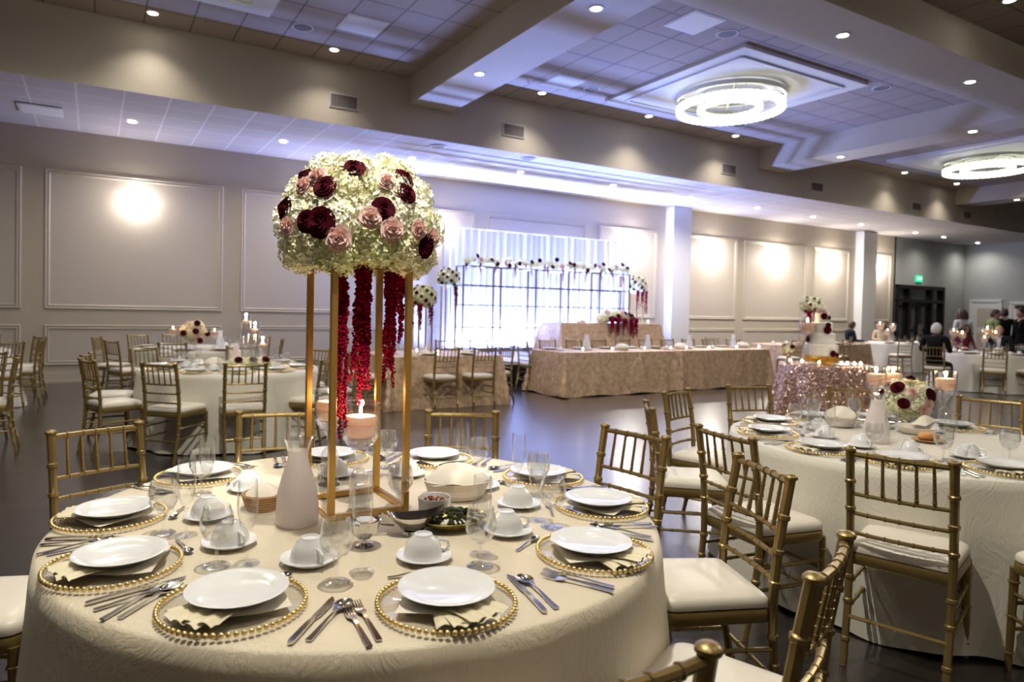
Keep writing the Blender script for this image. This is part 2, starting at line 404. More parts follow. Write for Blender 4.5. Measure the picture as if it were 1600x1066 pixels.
# dark double door in the back wall, white doors in the right wall
def door(name, parts):
    o = link(name, None); o['kind'] = 'structure'; return o
d1 = door('door_1', 0)
fr = B()
for x, w in ((25.78, .12), (29.02, .12), (26.62, .14), (28.2, .14)): fr.box((x, Y1+.0, 1.35), (w, .16, 2.7), M['darkwood'])
for z, w in ((2.64, .14), (2.12, .12)): fr.box((27.4, Y1+.0, z), (3.36, .158, w), M['darkwood'])
part('door_frame', fr, d1, smooth=False)
for x0, x1 in ((26.69, 27.4), (27.42, 28.13)):
    w = x1-x0; lf = B()
    for x in (x0+.07, x1-.07): lf.box((x, Y1+.04, 1.03), (.14, .06, 2.06), M['darkwood'])
    for z, h in ((.14, .28), (1.99, .14), (1.0, .12)): lf.box(((x0+x1)/2, Y1+.041, z), (w, .06, h), M['darkwood'])
    o = part('door_leaf', lf, d1, smooth=False)
    part('pane', B().box(((x0+x1)/2, Y1+.05, 1.1), (w-.26, .012, 1.75), M['paneglass']), o, smooth=False)
    part('handle', B().tube([(27.4+(-.07 if x0 < 27 else .09), Y1-.05, .85), (27.4+(-.07 if x0 < 27 else .09), Y1-.05, 1.25)], .014, M['steel']), o)
for x0, x1, z0, z1 in ((25.84, 26.55, 0., 2.06), (28.27, 28.96, 0., 2.06), (25.84, 28.96, 2.18, 2.57)):
    part('pane', B().box(((x0+x1)/2, Y1+.05, (z0+z1)/2), (x1-x0, .012, z1-z0), M['paneglass']), d1, smooth=False)
part('lobby_darkness', B().box((27.4, Y1+.19, 1.35), (3.4, .02, 2.75), M['darkwood']), d1, smooth=False).name = 'door_backing'  # dark sheet stands in for the unlit lobby beyond the doors
for n, (ya, yb, zt) in enumerate(((12.8, 13.72, 2.14), (11.3, 12.35, 2.06))):
    d2 = door('door_%d' % (n+2), 0)
    part('door_leaf', B().box((X1-.02, (ya+yb)/2, zt/2), (.04, yb-ya, zt), M['white']).box((X1-.045, (ya+yb)/2, zt*.72), (.012, (yb-ya)*.6, zt*.36), M['trim']).box((X1-.045, (ya+yb)/2, zt*.27), (.012, (yb-ya)*.6, zt*.36), M['trim']), d2, smooth=False)
    f = B()
    for y in (ya-.05, yb+.05): f.box((X1-.03, y, zt/2+.03), (.06, .1, zt+.06), M['white'])
    f.box((X1-.03, (ya+yb)/2, zt+.08), (.06, yb-ya+.2, .1), M['white']); part('door_frame', f, d2, smooth=False)
    part('handle', B().tube([(X1-.08, ya+.09, 1.), (X1-.08, ya+.2, 1.)], .012, M['steel']), d2)
    if n: part('door_closer', B().box((X1-.09, (ya+yb)/2, zt-.08), (.08, (yb-ya)*.8, .12), M['darkwood']), d2, smooth=False)
# exit sign
ex = thing('exit_sign', 'glowing green exit sign on the wall above the dark double doors', 'sign', (27.25, Y1, 2.97))
part('sign_box', B().box((0, -.03, 0), (.42, .05, .25), M['exit'], bev=.006), ex, smooth=False)
cu = bpy.data.curves.new('letters', 'FONT'); cu.body = 'EXIT'; cu.size = .16; cu.align_x = 'CENTER'; cu.align_y = 'CENTER'; cu.extrude = .003
to = bpy.data.objects.new('letters_tmp', cu); C.objects.link(to); bpy.context.view_layer.update()
me = bpy.data.meshes.new_from_object(to.evaluated_get(bpy.context.evaluated_depsgraph_get())); bpy.data.objects.remove(to)
me.materials.clear(); me.materials.append(M['exitw']); me.name = 'letters'
o = part('letters', me, ex); o.location = (0, -.058, 0); o.rotation_euler = (PI/2, 0, 0)

# ------------------------------------------------------------------ ceiling fittings
WARM = (1., .915, .80)
def mk_down():
    r = link('ceiling_downlight', None)
    part('trim_ring', B().lathe([(.062, .0), (.066, -.008), (.092, -.008), (.096, 0)], M['white'], 24), r)
    part('lens', B().lathe([(.0, -.003), (.064, -.003)], M['lens'], 24), r)
    return Proto(r)
DN = mk_down()
def down(x, y, z, label, power=60., spot=112., group='recessed downlights'):
    o = DN.place((x, y, z), 0, label, 'ceiling light', group)
    light('downlight_lamp', 'SPOT', (0, 0, -.03), power, WARM, .06, spot, parent=o, blend=1.)
    return o
row = [down(x, y, ZS, '', 60 if x < 12 else 230 if x < 24 else 75, 150.) for x, y in ((.53, 12.7), (2.99, 12.6), (5.52, 12.5), (8.05, 12.4), (10.67, 12.4), (13.38, 12.52), (16.09, 12.6), (18.81, 12.75), (21.52, 12.9), (24.95, 13.0), (27.02, 13.1), (29.97, 13.3))]
ordinals(row, 'round recessed downlight, {} along the low soffit by the back wall')
row = [down(x, y, ZC, '', 46 if x < 5 else 78 if x < 15 else 52) for x, y in ((.68, 10.5), (3.24, 10.42), (7.16, 10.36), (9.82, 10.36), (12.5, 10.42), (19.41, 10.45), (22.19, 10.45))]
ordinals(row, 'round recessed downlight, {} in the tiled ceiling beside the bulkhead')
down(5.04, 8.96, 5.02, 'round downlight in the white cross beam, the far one nearer the bulkhead', 55)
down(5.10, 6.3, 5.02, 'round downlight in the white cross beam, the near one at the top of the photo', 55)
down(8.16, 5.2, 5.0, 'round downlight under the long dark beam, the one above the near chandelier', 55)
down(11.32, 5.2, 5.0, 'round downlight under the long dark beam, the right one of the two', 55)
down(14.42, 6.55, 5.02, 'round downlight under the second cross beam, above the far chandelier', 45)
down(14.42, 9.15, 5.02, 'round downlight under the second cross beam, close to the bulkhead', 45)
down(23.6, 9.5, 5.02, 'round downlight under the farthest cross beam at the right edge', 45)
down(9.97, 4.17, ZC, 'round downlight in the dark ceiling at the top right corner', 55)
for x, y in ((-1.9, 4.2), (1.2, 4.2), (3.6, 4.2), (3.6, .1), (.7, .1), (7.2, .1)):
    down(x, y, ZC, 'round ceiling downlight over the near table outside the photo', 100 if y > 1 else 40)
pin = DN.place((.1, -.45, ZC), 0, 'accent downlight behind the camera aimed at the tall flower dome', 'ceiling light', None)  # extra lamp added out of view to brighten the front of the dome
dv = Vector((.80, 2.26, 1.72))-Vector((.1, -.45, ZC-.03))
light('accent_lamp', 'SPOT', (0, 0, -.03), 620, (1., .93, .82), .06, 17, rot=dv.to_track_quat('-Z', 'Y').to_euler(), parent=pin, blend=.5)
# chandeliers on square ceiling panels
def ringband(b, r, z, h, t, m, n=72):
    b.lathe([(r-t, z), (r, z), (r, z+h), (r-t, z+h), (r-t, z)], m, n)
def mk_chand():
    r = link('chandelier', None)
    c = B(); ringband(c, .93, -.10, .08, .04, M['chrome']); ringband(c, .54, -.06, .05, .04, M['chrome'])
    for i in range(4):
        a = PI/4+i*PI/2; c.box((.46*math.cos(a), .46*math.sin(a), -.05), (.92, .03, .03), M['chrome'], a)
    part('canopy_ring', c, r, smooth=False)
    for rr, z, h, nm in ((.91, -.31, .105, 'outer_crystal_ring'), (.54, -.29, .065, 'inner_crystal_ring')):
        b = B(); n = int(rr*110)
        for i in range(n):
            a = 2*PI*i/n
            for j, rj in enumerate((rr, rr-.07)):
                b.box((rj*math.cos(a), rj*math.sin(a), z+h/2+(.008 if i % 2 else 0)), (.03, 2*PI*rj/n*.82, h), M['crystal'], a)
        part(nm, b, r, smooth=False)
    w = B()
    for i in range(8):
        a = i*PI/4+.2; rr = .88 if i % 2 else .50
        w.tube([(rr*math.cos(a), rr*math.sin(a), -.06), (rr*math.cos(a), rr*math.sin(a), -.22)], .004, M['chrome'], 6)
    part('suspension_wires', w, r)
    return Proto(r)
CH = mk_chand()
PB = []
for i, (x, y, lab) in enumerate(((9.9, 8.4, 'large round two-ring crystal chandelier on the square ceiling panel, the near one'), (19.05, 8.3, 'round two-ring crystal chandelier cut by the right edge, the far one'), (.5, 8.05, 'crystal chandelier just above the top edge of the photo at left'), (.75, 2.1, 'crystal chandelier over the near table, out of frame'), (9.9, 2.1, 'crystal chandelier over the right-hand table, out of frame'))):
    o = CH.place((x, y, ZC-.07), 0, lab, 'chandelier', 'ring chandeliers')
    light('chandelier_lamp', 'SPOT', (0, 0, -.24), (130, 100, 130, 325, 280)[i], (1., .94, .80), .05, 165, parent=o, blend=.5)
    b = B().box((x, y, ZC-.03), (3.14, 3.14, .06), M['white'])
    for sx, sy, dx, dy in ((0, 1, 2.6, .06), (0, -1, 2.6, .06), (1, 0, .06, 2.6), (-1, 0, .06, 2.6)): b.box((x+sx*1.3, y+sy*1.3, ZC-.07), (dx, dy, .03), M['white'])
    struct('trim_%d' % k, b, smooth=False); k += 1
# wall sconces
def mk_sconce():
    r = link('wall_sconce', None)
    part('backplate', B().box((0, -.012, 0), (.13, .024, .30), M['chrome'], bev=.004), r, smooth=False)
    b = B()
    for i in range(5):
        for j in range(2): b.box(((i-2)*.038, -.07-.03*j, 0), (.03, .024, .24), M['sconce'], bev=.004)
    part('crystal_shade', b, r, smooth=False)
    return Proto(r)
SC = mk_sconce()
sc = []
for x in (.69, 4.0, 6.95, 12.73, 15.93, 18.92, 21.77, 24.58):
    o = SC.place((x, Y1-.006, 3.3), 0, '', 'wall lamp', 'crystal wall sconces'); sc.append(o)
    light('sconce_lamp', 'POINT', (0, -.16, 0), 15. if x < 12 else 46., (1., .93, .84), .05, parent=o)
ordinals(sc, 'blazing crystal wall sconce on its moulded panel, {} along the back wall')
# vents, speakers, tiles, sprinklers
def mk_vent():
    r = link('air_vent', None)
    part('frame', B().box((0, -.01, 0), (.49, .02, .235), M['white']), r, smooth=False)
    b = B()
    for i in range(12): b.box((-.21+i*.0382, -.024, 0), (.014, .012, .2), M['speaker'])
    b.box((0, -.021, 0), (.455, .004, .2), M['vent'])
    part('louvres', b, r, smooth=False)
    return Proto(r)
VT = mk_vent()
ordinals([VT.place((x, YB-.002, z), 0, '', 'air vent', 'air vents on the bulkhead') for x, z in ((3.58, 4.86), (6.93, 4.88), (12.92, 4.87), (16.27, 4.81), (20.98, 4.75), (23.9, 4.75))], 'louvred grey air vent, {} along the bulkhead')
def mk_spk():
    r = link('ceiling_speaker', None)
    part('rim', B().lathe([(.13, 0), (.135, -.01), (.15, -.01), (.155, 0)], M['white'], 24), r)
    part('grille', B().lathe([(0, -.008), (.132, -.006)], M['speaker'], 24), r)
    return Proto(r)
SP = mk_spk()
for x, y, l in ((2.59, 9.84, 'round ceiling speaker in the left coffer beside a downlight'), (7.79, 9.69, 'round ceiling speaker in the tiled coffer between bulkhead and chandelier panel'), (7.85, 6.74, 'round ceiling speaker at the near left corner of the chandelier panel'), (11.95, 6.87, 'round ceiling speaker at the right corner of the chandelier panel'), (5.52, 11.32, 'round ceiling speaker in the low soffit right of the flower dome'), (7.44, 11.2, 'round ceiling speaker in the low soffit above the stage'), (11.84, 9.79, 'round ceiling speaker just beyond the chandelier, near the bulkhead')):
    SP.place((x, y, ZC if y < 11 else ZS), 0, l, 'ceiling speaker', 'round ceiling speakers')
def mk_tile():
    r = link('ceiling_light_panel', None)
    part('panel_frame', B().box((0, 0, -.006), (.60, .60, .012), M['white']), r, smooth=False)
    part('diffuser', B().box((0, 0, -.014), (.54, .54, .006), M['white']), r, smooth=False)
    return Proto(r)
TL = mk_tile()
for x, y, z, l in ((7.17, 6.72, ZC, 'unlit white square light panel at the near left corner of the chandelier panel'), (7.12, 9.65, ZC, 'unlit white square light panel beside the speaker near the bulkhead'), (3.3, 9.3, ZC, 'unlit white square light panel in the left coffer beside the beam'), (-.75, 12.75, ZS, 'unlit white square light panel in the low soffit at far left')):
    TL.place((x, y, z), 0, l, 'light panel', 'flush square light panels')
def mk_spr():
    return Proto(link('sprinkler_head', B().lathe([(.0, -.05), (.02, -.05), (.02, -.045), (.006, -.04), (.008, -.012), (.03, -.006), (.032, 0)], M['steel'], 12).mesh('sprinkler_head')))
SK = mk_spr()
ordinals([SK.place((x, y, z), 0, '', 'sprinkler', 'sprinkler heads') for x, y, z in ((1.35, 10.35, ZC), (6.55, 9.9, ZC), (10.7, 10.0, ZC))], 'small sprinkler head in the tiled ceiling, {} beyond the coffers')
# ------------------------------------------------------------------ chairs
def bamboo(zs, r, ends, ring=1.3):
    """t positions and radii along 0..1 with node rings at zs"""
    t, R = [0.], [ends[0]*r]
    f = lambda x: ends[0]+(ends[1]-ends[0])*x
    for z in zs:
        for d, k in ((-.012, 1.), (-.007, ring), (.007, ring), (.012, 1.)): t.append(z+d); R.append(r*f(z)*k)
    t.append(1.); R.append(r*ends[1]); return t, R
def along(P, t):
    L = [0.]
    for a, b in zip(P, P[1:]): L.append(L[-1]+(Vector(b)-Vector(a)).length)
    out = []
    for q in t:
        d = q*L[-1]; i = 0
        while i < len(P)-2 and d > L[i+1]: i += 1
        u = (d-L[i])/(L[i+1]-L[i]); out.append(Vector(P[i]).lerp(Vector(P[i+1]), max(0, min(1, u))))
    return out
def seat_outline(n=6):
    o = []; W, w, D = .20, .187, .195
    for cx, cy, a0 in ((W-.05, D-.05, 0), (-W+.05, D-.05, 90), (-w+.03, -D+.03, 180), (w-.03, -D+.03, 270)):
        r = .05 if cy > 0 else .03
        for i in range(n+1):
            a = rad(a0+90*i/n); o.append((cx+r*math.cos(a), cy+r*math.sin(a)))
    return o
def chair_parts(n=8):
    P = []; G = M['gold']
    for s in (-1, 1):
        path = [(s*.176, -.262, 0), (s*.178, -.212, .24), (s*.180, -.192, .44), (s*.180, -.212, .68), (s*.179, -.250, .905)]
        ts, R = bamboo((.12, .29, .40, .60, .72, .85), .0165, (.86, 1.05))
        b = B(); b.tube(along(path, ts), R, G, n)
        b.lathe([(0, -.004), (.019, -.004), (.023, .0), (.023, .008), (.017, .014), (0, .016)], G, 10, (s*.179, -.250, .9))
        P.append(('back_post', b))
    for s in (-1, 1):
        ts, R = bamboo((.16, .52, .86), .0165, (.8, 1.05)); b = B(); b.tube(along([(s*.188, .186, 0), (s*.184, .176, .43)], ts), R, G, n); P.append(('leg', b))
    yb = lambda z: -.192-.020*(z-.44)/.24 if z < .68 else -.212-.038*(z-.68)/.225
    def rail(z, r, bow, k, nm):
        pts = [(x*.178, yb(z)-bow*(1-x*x), z) for x in [i/8-1 for i in range(17)]]
        ts, R = bamboo((.18, .36, .5, .64, .82), r, (1., 1.)); b = B(); b.tube(along(pts, ts), R, G, n); P.append((nm, b))
    rail(.885, .0115, .016, 5, 'top_rail')
    for z in (.715, .632, .548): rail(z, .0085, .016, 3, 'back_rail')
    for i in range(5):
        x = -.118+.059*i; q = 1-(x/.178)**2
        ts, R = bamboo((.3, .62, .88), .0078, (.72, 1.0), 1.35); b = B(); b.tube(along([(x*.98, yb(.885)-.016*q, .884), (x, yb(.715)-.016*q, .716)], ts), R, G, 6); P.append(('spindle', b))
    o = seat_outline(); b = B(); b.prism(o, [(.985, .412), (1., .418), (1., .452), (.985, .458)], G); P.append(('seat_frame', b))
    b = B(); b.prism(o, [(.955, .459), (.985, .464), (.99, .478), (.965, .492), (.90, .503), (.70, .511), (.35, .514)], M['cushion']); P.append(('cushion', b))
    for p, q in (((-.186, .183, .17), (.186, .183, .17)), ((-.185, .18, .28), (.185, .18, .28)), ((-.182, -.226, .20), (.182, -.226, .20)),
                 ((-.187, .183, .22), (-.182, -.226, .22)), ((.187, .183, .22), (.182, -.226, .22)), ((-.186, .18, .32), (-.183, -.203, .32)), ((.186, .18, .32), (.183, -.203, .32))):
        ts, R = bamboo((.25, .5, .75), .0085, (1., 1.)); b = B(); b.tube(along([p, q], ts), R, G, 6); P.append(('stretcher', b))
    return P
CP = chair_parts()
def mk_chair():
    r = link('chiavari_chair', None)
    for nm, b in CP: part(nm, b, r)
    return Proto(r)
CHAIR = mk_chair()
far = B()
for nm, b in chair_parts(5): far.merge(b)
FARCHAIR = Proto(link('chiavari_chair', far.mesh('chiavari_chair')))
ALLCH = []
def chair(pos, face, label, group, proto=None):
    """pos = middle of the top of the back; face = direction of the seat front in degrees"""
    a = rad(face); o = (proto or CHAIR).place((pos[0]+.25*math.cos(a), pos[1]+.25*math.sin(a), 0), a-PI/2, label, 'chair', group)
    ALLCH.append(o); return o
def ring(c, ang, r, label, group, proto=None, dr=0.):
    return chair(pol(c, r, ang), ang+180+dr, label, group, proto)

T1, T2, T3, T4, T5, T6, T7, T9 = (.82, 2.165), (4.0, 2.1), (1.32, 7.8), (1.45, 11.4), (-1.95, 11.4), (-2.0, 7.8), (16.3, 7.0), (19.75, 10.75)
g = 'gold chiavari chairs around the near table'
for a, r, l, dr in ((124, 1.44, 'gold chiavari chair at the back left of the near table, alone before the dark floor', -13), (90, 1.36, 'gold chiavari chair beyond the near table, half hidden behind the gold flower stand', -12), (48, 1.34, 'gold chiavari chair beyond the near table, right of the gold flower stand', 12), (7, 1.36, 'gold chiavari chair at the right of the near table, before the open blue-lit floor', 0),
              (-23, 1.42, 'gold chiavari chair between the near and right-hand tables, seat turned to the near table', 0), (-62, 1.40, 'gold chiavari chair seen from behind in the foreground, its curved back at bottom right', -6), (-95, 1.40, 'gold chiavari chair cropped at the bottom edge, only its top rail and cushion showing', 0), (158, 1.45, 'gold chiavari chair at the left edge, only its ivory cushion peeking beside the near table', 0)):
    ring(T1, a, r, l, g, dr=dr)
g = 'gold chiavari chairs around the right-hand table'
for a, r, l, dr in ((178, 1.44, 'gold chiavari chair left of the right-hand table, nearest of its row', -6), (142, 1.42, 'gold chiavari chair left of the right-hand table, seen edge-on mid row', 0), (107, 1.40, 'gold chiavari chair left of the right-hand table, farthest of its row', 0), (73, 1.46, 'gold chiavari chair behind the right-hand table, beside the rose gold cake table', 0), (41, 1.50, 'gold chiavari chair behind the right-hand table, right in front of the sequined cake cloth', 0),
              (8, 1.46, 'gold chiavari chair at the far right of the right-hand table, below the dark-suited man', 12), (207, 1.36, 'large gold chiavari chair before the right-hand table, its full back to the viewer', -9), (240, 1.46, 'gold chiavari chair cut off at the right edge, only part of a back post showing', 0)):
    ring(T2, a, r, l, g, dr=dr)
g = 'gold chiavari chairs around the left middle table'
for a, r, l, dr in ((234, 1.38, 'gold chiavari chair before the left middle table, the left of two seen from behind', -8), (266, 1.32, 'gold chiavari chair before the left middle table, the right of two seen from behind', 0), (200, 1.46, 'gold chiavari chair at the left end of the left middle table, its seat facing right', 0), (168, 1.42, 'gold chiavari chair behind the left end chair of the left middle table', 0), (126, 1.36, 'gold chiavari chair at the back left of the left middle table', 0),
              (30, 1.36, 'gold chiavari chair at the back right of the left middle table, by the gold stand', 0), (-5, 1.38, 'gold chiavari chair at the right of the left middle table, behind the gold stand', 0), (-52, 1.32, 'gold chiavari chair front right of the left middle table, hidden by the gold stand', 0), (75, 1.38, 'gold chiavari chair behind the flower and candle centrepiece of the left middle table', 0)):
    ring(T3, a, r, l, g, dr=dr)
g = 'gold chairs around the table by the left wall'
for a, r, l in ((206, 1.38, 'small gold chair at the left front of the round table by the left wall'), (160, 1.50, 'small gold chair at the far left of the round table by the left wall'), (248, 1.36, 'small gold chair, back to the viewer, before the round table by the left wall'), (120, 1.6, 'left small gold chair against the panelled wall behind the left wall table'), (98, 1.6, 'right small gold chair against the panelled wall behind the left wall table'), (35, 1.38, 'small gold chair at the back right of the round table by the left wall'), (-18, 1.26, 'small gold chair at the right of the round table by the left wall')):
    ring(T4, a, r, l, g, FARCHAIR)
g = 'gold chairs at the tables along the left edge'
for c, a, r, l in ((T5, -6, 1.32, 'gold chair at the left edge by the wall, the nearer of two seen side-on'), (T5, 28, 1.42, 'gold chair at the left edge by the wall, the farther of two seen side-on'), (T5, 70, 1.5, 'gold chair against the wall at the far left corner'), (T6, 1, 1.36, 'gold chair cropped at the left edge, its slatted back facing the left middle table'), (T6, 38, 1.4, 'gold chair at the left edge behind the cropped chair'), (T5, -42, 1.4, 'gold chair at the far left edge between two white tables')):
    ring(c, a, r, l, g, FARCHAIR)
g = 'gold chiavari chairs at the champagne table left of the stage'
for p, f, l in (((4.31, 8.40), 90, 'gold chiavari chair before the champagne table, the left of two with backs to the viewer'), ((4.94, 8.43), 90, 'gold chiavari chair before the champagne table, the right of two with backs to the viewer'), ((5.72, 9.05), 180, 'gold chiavari chair at the right end of the champagne table, seen side-on by the aisle'), ((3.24, 9.0), 0, 'gold chiavari chair at the left end of the champagne table, the nearer one'), ((3.2, 9.75), 0, 'gold chiavari chair at the left end of the champagne table, the farther one'),
                ((5.35, 10.55), 270, 'gold chiavari chair behind the champagne table, the left one by the stage edge'), ((6.0, 10.5), 270, 'gold chiavari chair behind the champagne table, the right one by the stage edge')):
    chair(p, f, l, g, FARCHAIR)
chair((6.74, 10.2), 0, 'gold chiavari chair at the left end of the long head table, across the aisle', None, FARCHAIR)
ordinals([chair((7.45+.62*i, 10.42), 270, '', 'chairs behind the head table', FARCHAIR) for i in range(8)], 'gold chair behind the long head table facing the room, {}')
g = 'gold chairs on the far right'
for p, f, l in (((14.45, 7.12), 10, 'gold chair the white-haired man sits on, its slats across his dark jacket'), ((15.02, 6.30), 28, 'gold chair with its back to the viewer before the far right white table'), ((15.75, 5.75), 75, 'gold chair before the far right white table, cropped by the right edge'), ((13.5, 8.55), 350, 'empty gold chair left of the white-haired man, its white seat showing'), ((14.0, 9.75), 80, 'gold chair before the long champagne table, behind the rose gold cake table'), ((15.1, 9.8), 95, 'gold chair before the long champagne table, just right of the white cake'), ((16.1, 9.9), 90, 'gold chair before the long champagne table, left of the dark suited man'), ((17.6, 8.35), 265, 'gold chair behind the far right white table where the burgundy-dressed woman sits'), ((17.75, 6.9), 180, 'gold chair at the right of the far right white table where the bald man sits'), ((18.45, 9.75), 60, 'gold chair before the white table by the dark double doors'), ((12.75, 10.55), 0, 'gold chair just beyond the right end of the head table'), ((12.8, 11.2), 0, 'gold chair beyond the head table, nearer the wall')):
    chair(p, f, l, g, FARCHAIR)

# ------------------------------------------------------------------ cloth-covered tables
def round_cloth(r, h, flare, folds, amp, m, puddle=0., seed=1, n=220):
    rnd = random.Random(seed); ph = [rnd.random()*6.28 for _ in range(6)]; b = B()
    lv = [(0, 0), (.35, 0), (.7, 0), (.93, 0), (.985, -.001), (1., -.007)]
    v = [(0, 0, h)]; rows = []
    def fold(a): return (.5*math.sin(folds*a+ph[0]+.9*math.sin(3*a+ph[1]))+.3*math.sin((folds*.57)*a//1*0+round(folds*.6)*a+ph[2])+.2*math.sin(round(folds*1.7)*a+ph[3]))
    prof = [(q*r, h+z, 0) for q, z in lv[1:]]
    for i in range(1, 19):
        u = i/18; prof.append((r+.006+flare*u**1.15, (h-.012)*(1-u)+.004, u))
    for R, z, u in prof:
        for j in range(n):
            a = 2*PI*j/n; d = amp*(u**.8)*fold(a); zz = z
            if u > .9: zz = z+puddle*(.5+.5*fold(a+.4))*(u-.9)*10
            v.append(((R+d)*math.cos(a), (R+d)*math.sin(a), zz))
    f = [(0, 1+j, 1+(j+1) % n) for j in range(n)]
    for i in range(len(prof)-1):
        for j in range(n): f.append((1+i*n+j, 1+(i+1)*n+j, 1+(i+1)*n+(j+1) % n, 1+i*n+(j+1) % n))
    return b.add(v, f, m)
def rect_cloth(w, d, h, flare, m, seed=1, corner=.1, amp=.018, lift=.0):
    rnd = random.Random(seed); b = B(); per = []
    cr = .03; N = 26
    def side(ax, ay, bx, by, nx, ny, n):
        for i in range(n): t = i/n; per.append((ax+(bx-ax)*t, ay+(by-ay)*t, nx, ny, 0.))
    X, Y = w/2, d/2; nl = int(w*22); ns = int(d*22)
    for (ax, ay, bx, by, nx, ny, n, a0) in ((-X+cr, -Y, X-cr, -Y, 0, -1, nl, -90), (X, -Y+cr, X, Y-cr, 1, 0, ns, 0), (X-cr, Y, -X+cr, Y, 0, 1, nl, 90), (-X, Y-cr, -X, -Y+cr, -1, 0, ns, 180)):
        side(ax, ay, bx, by, nx, ny, n)
        cx, cy = bx+(cr*0 if nx == 0 else -nx*cr), by+(0 if ny == 0 else -ny*cr)
        if nx == 0: cx, cy = bx, by-ny*cr
        else: cx, cy = bx-nx*cr, by
        for i in range(10):
            a = rad(a0+90*i/10); per.append((cx+cr*math.cos(a), cy+cr*math.sin(a), math.cos(a), math.sin(a), math.sin(PI*i/10)))
    n = len(per); ph = [rnd.random()*6.28 for _ in range(4)]
    v = [(0, 0, h)]; pr = [(.5, 0, 0), (.97, 0, 0), (1., -.004, 0)]
    for q, z, u in pr: v += [(x*q, y*q, h+z) for x, y, *_ in per]
    K = 14
    for i in range(1, K+1):
        u = i/K
        for j, (x, y, nx, ny, c) in enumerate(per):
            s = j/n*2*PI; wv = math.sin(17*s+ph[0]+math.sin(5*s+ph[1]))*.6+.4*math.sin(31*s+ph[2])
            o = flare*u+corner*c*u+amp*wv*u+(.02*math.sin(PI*i/10*7)*c*u); z = (h-.006)*(1-u)+.004+(lift*(.5+.5*math.sin(9*s+ph[3]))*max(0, u-.85)*6)
            v.append((x+nx*o, y+ny*o, z))
    f = [(0, 1+j, 1+(j+1) % n) for j in range(n)]
    for i in range(len(pr)+K-1):
        for j in range(n): f.append((1+i*n+j, 1+(i+1)*n+j, 1+(i+1)*n+(j+1) % n, 1+i*n+(j+1) % n))
    return b.add(v, f, m)
def table(nm, c, b, label, z=0., rz=0.):
    t = thing(nm, label, 'table', (c[0], c[1], z), rz); part('tablecloth', b, t, ang=60); return t
TH = .76
table('round_table', T1, round_cloth(.96, TH, .07, 15, .022, M['cloth'], .0, 3, 300), 'large round table in the foreground under a floor-length ivory crinkled cloth')
table('round_table', T2, round_cloth(.93, TH, .10, 13, .04, M['cloth2'], .02, 5), 'round table on the right under a floor-length ivory crinkled cloth')
table('round_table', T3, round_cloth(.93, TH, .10, 13, .045, M['cloth2'], .02, 8, 160), 'round white-clothed table in the left middle with two chairs before it')
table('round_table', T4, round_cloth(.93, TH, .10, 12, .045, M['cloth2'], .02, 9, 120), 'round white-clothed table by the left wall, behind the left middle table')
table('round_table', T5, round_cloth(.95, TH, .20, 12, .045, M['cloth2'], .02, 10, 120), 'round white-clothed table at the far left edge, mostly outside the photo')
table('round_table', T7, round_cloth(.93, TH, .12, 11, .06, M['cloth2'], .02, 12, 120), 'round white-clothed table at the far right with seated guests')
table('round_table', T9, round_cloth(.93, TH, .12, 11, .06, M['plaincloth'], .02, 13, 120), 'round white table in front of the dark double doors')
table('long_table', (4.54, 9.42), rect_cloth(1.86, 1.24, TH, .06, M['champ'], 2), 'champagne sequin table left of the stage with chairs around it')
table('long_table', (8.15, 9.58), rect_cloth(2.58, 1.0, TH, .07, M['champ'], 3, .12, .022, .03), 'long head table in champagne sequin cloth, the left half by the aisle')
table('long_table', (10.89, 9.62), rect_cloth(2.56, 1.0, TH, .05, M['champ'], 4, .08, .022, .03), 'long head table in champagne sequin cloth, the right half')
table('long_table', (10.1, 12.0), rect_cloth(2.9, .8, .73, .12, M['champ'], 5, .08), 'raised sweetheart table in champagne sequin cloth on the stage', .478)
table('long_table', (16.0, 10.75), rect_cloth(3.6, .9, TH, .05, M['champ'], 6), 'long champagne-clothed table before the far wall, right of the cake')
table('cake_table', (9.4, 6.1), round_cloth(.62, TH, .14, 14, .085, M['rose'], 0, 15, 200), 'small round cake table in sparkling rose gold sequin cloth')
# stage
st = thing('stage', 'low white-topped stage with black skirt in front of the backdrop', 'stage', (9.7, 12.4, 0))
part('deck', B().box((0, 0, .445), (6.9, 3.2, .066), M['stage'], bev=.006), st, smooth=False)
sk = B()
def skirt(a, b_, nx, ny):
    L = math.hypot(b_[0]-a[0], b_[1]-a[1]); n = int(L*40)
    sk.sheet(lambda u, v: (a[0]+(b_[0]-a[0])*u+nx*(.012*math.sin(u*L*55)), a[1]+(b_[1]-a[1])*u+ny*(.012*math.sin(u*L*55)), .41*v+.002), n, 2, M['black'])
skirt((-3.42, -1.57), (3.42, -1.57), 0, -1); skirt((-3.42, 1.57), (-3.42, -1.57), -1, 0); skirt((3.42, -1.57), (3.42, 1.57), 1, 0)
part('skirt', sk, st)
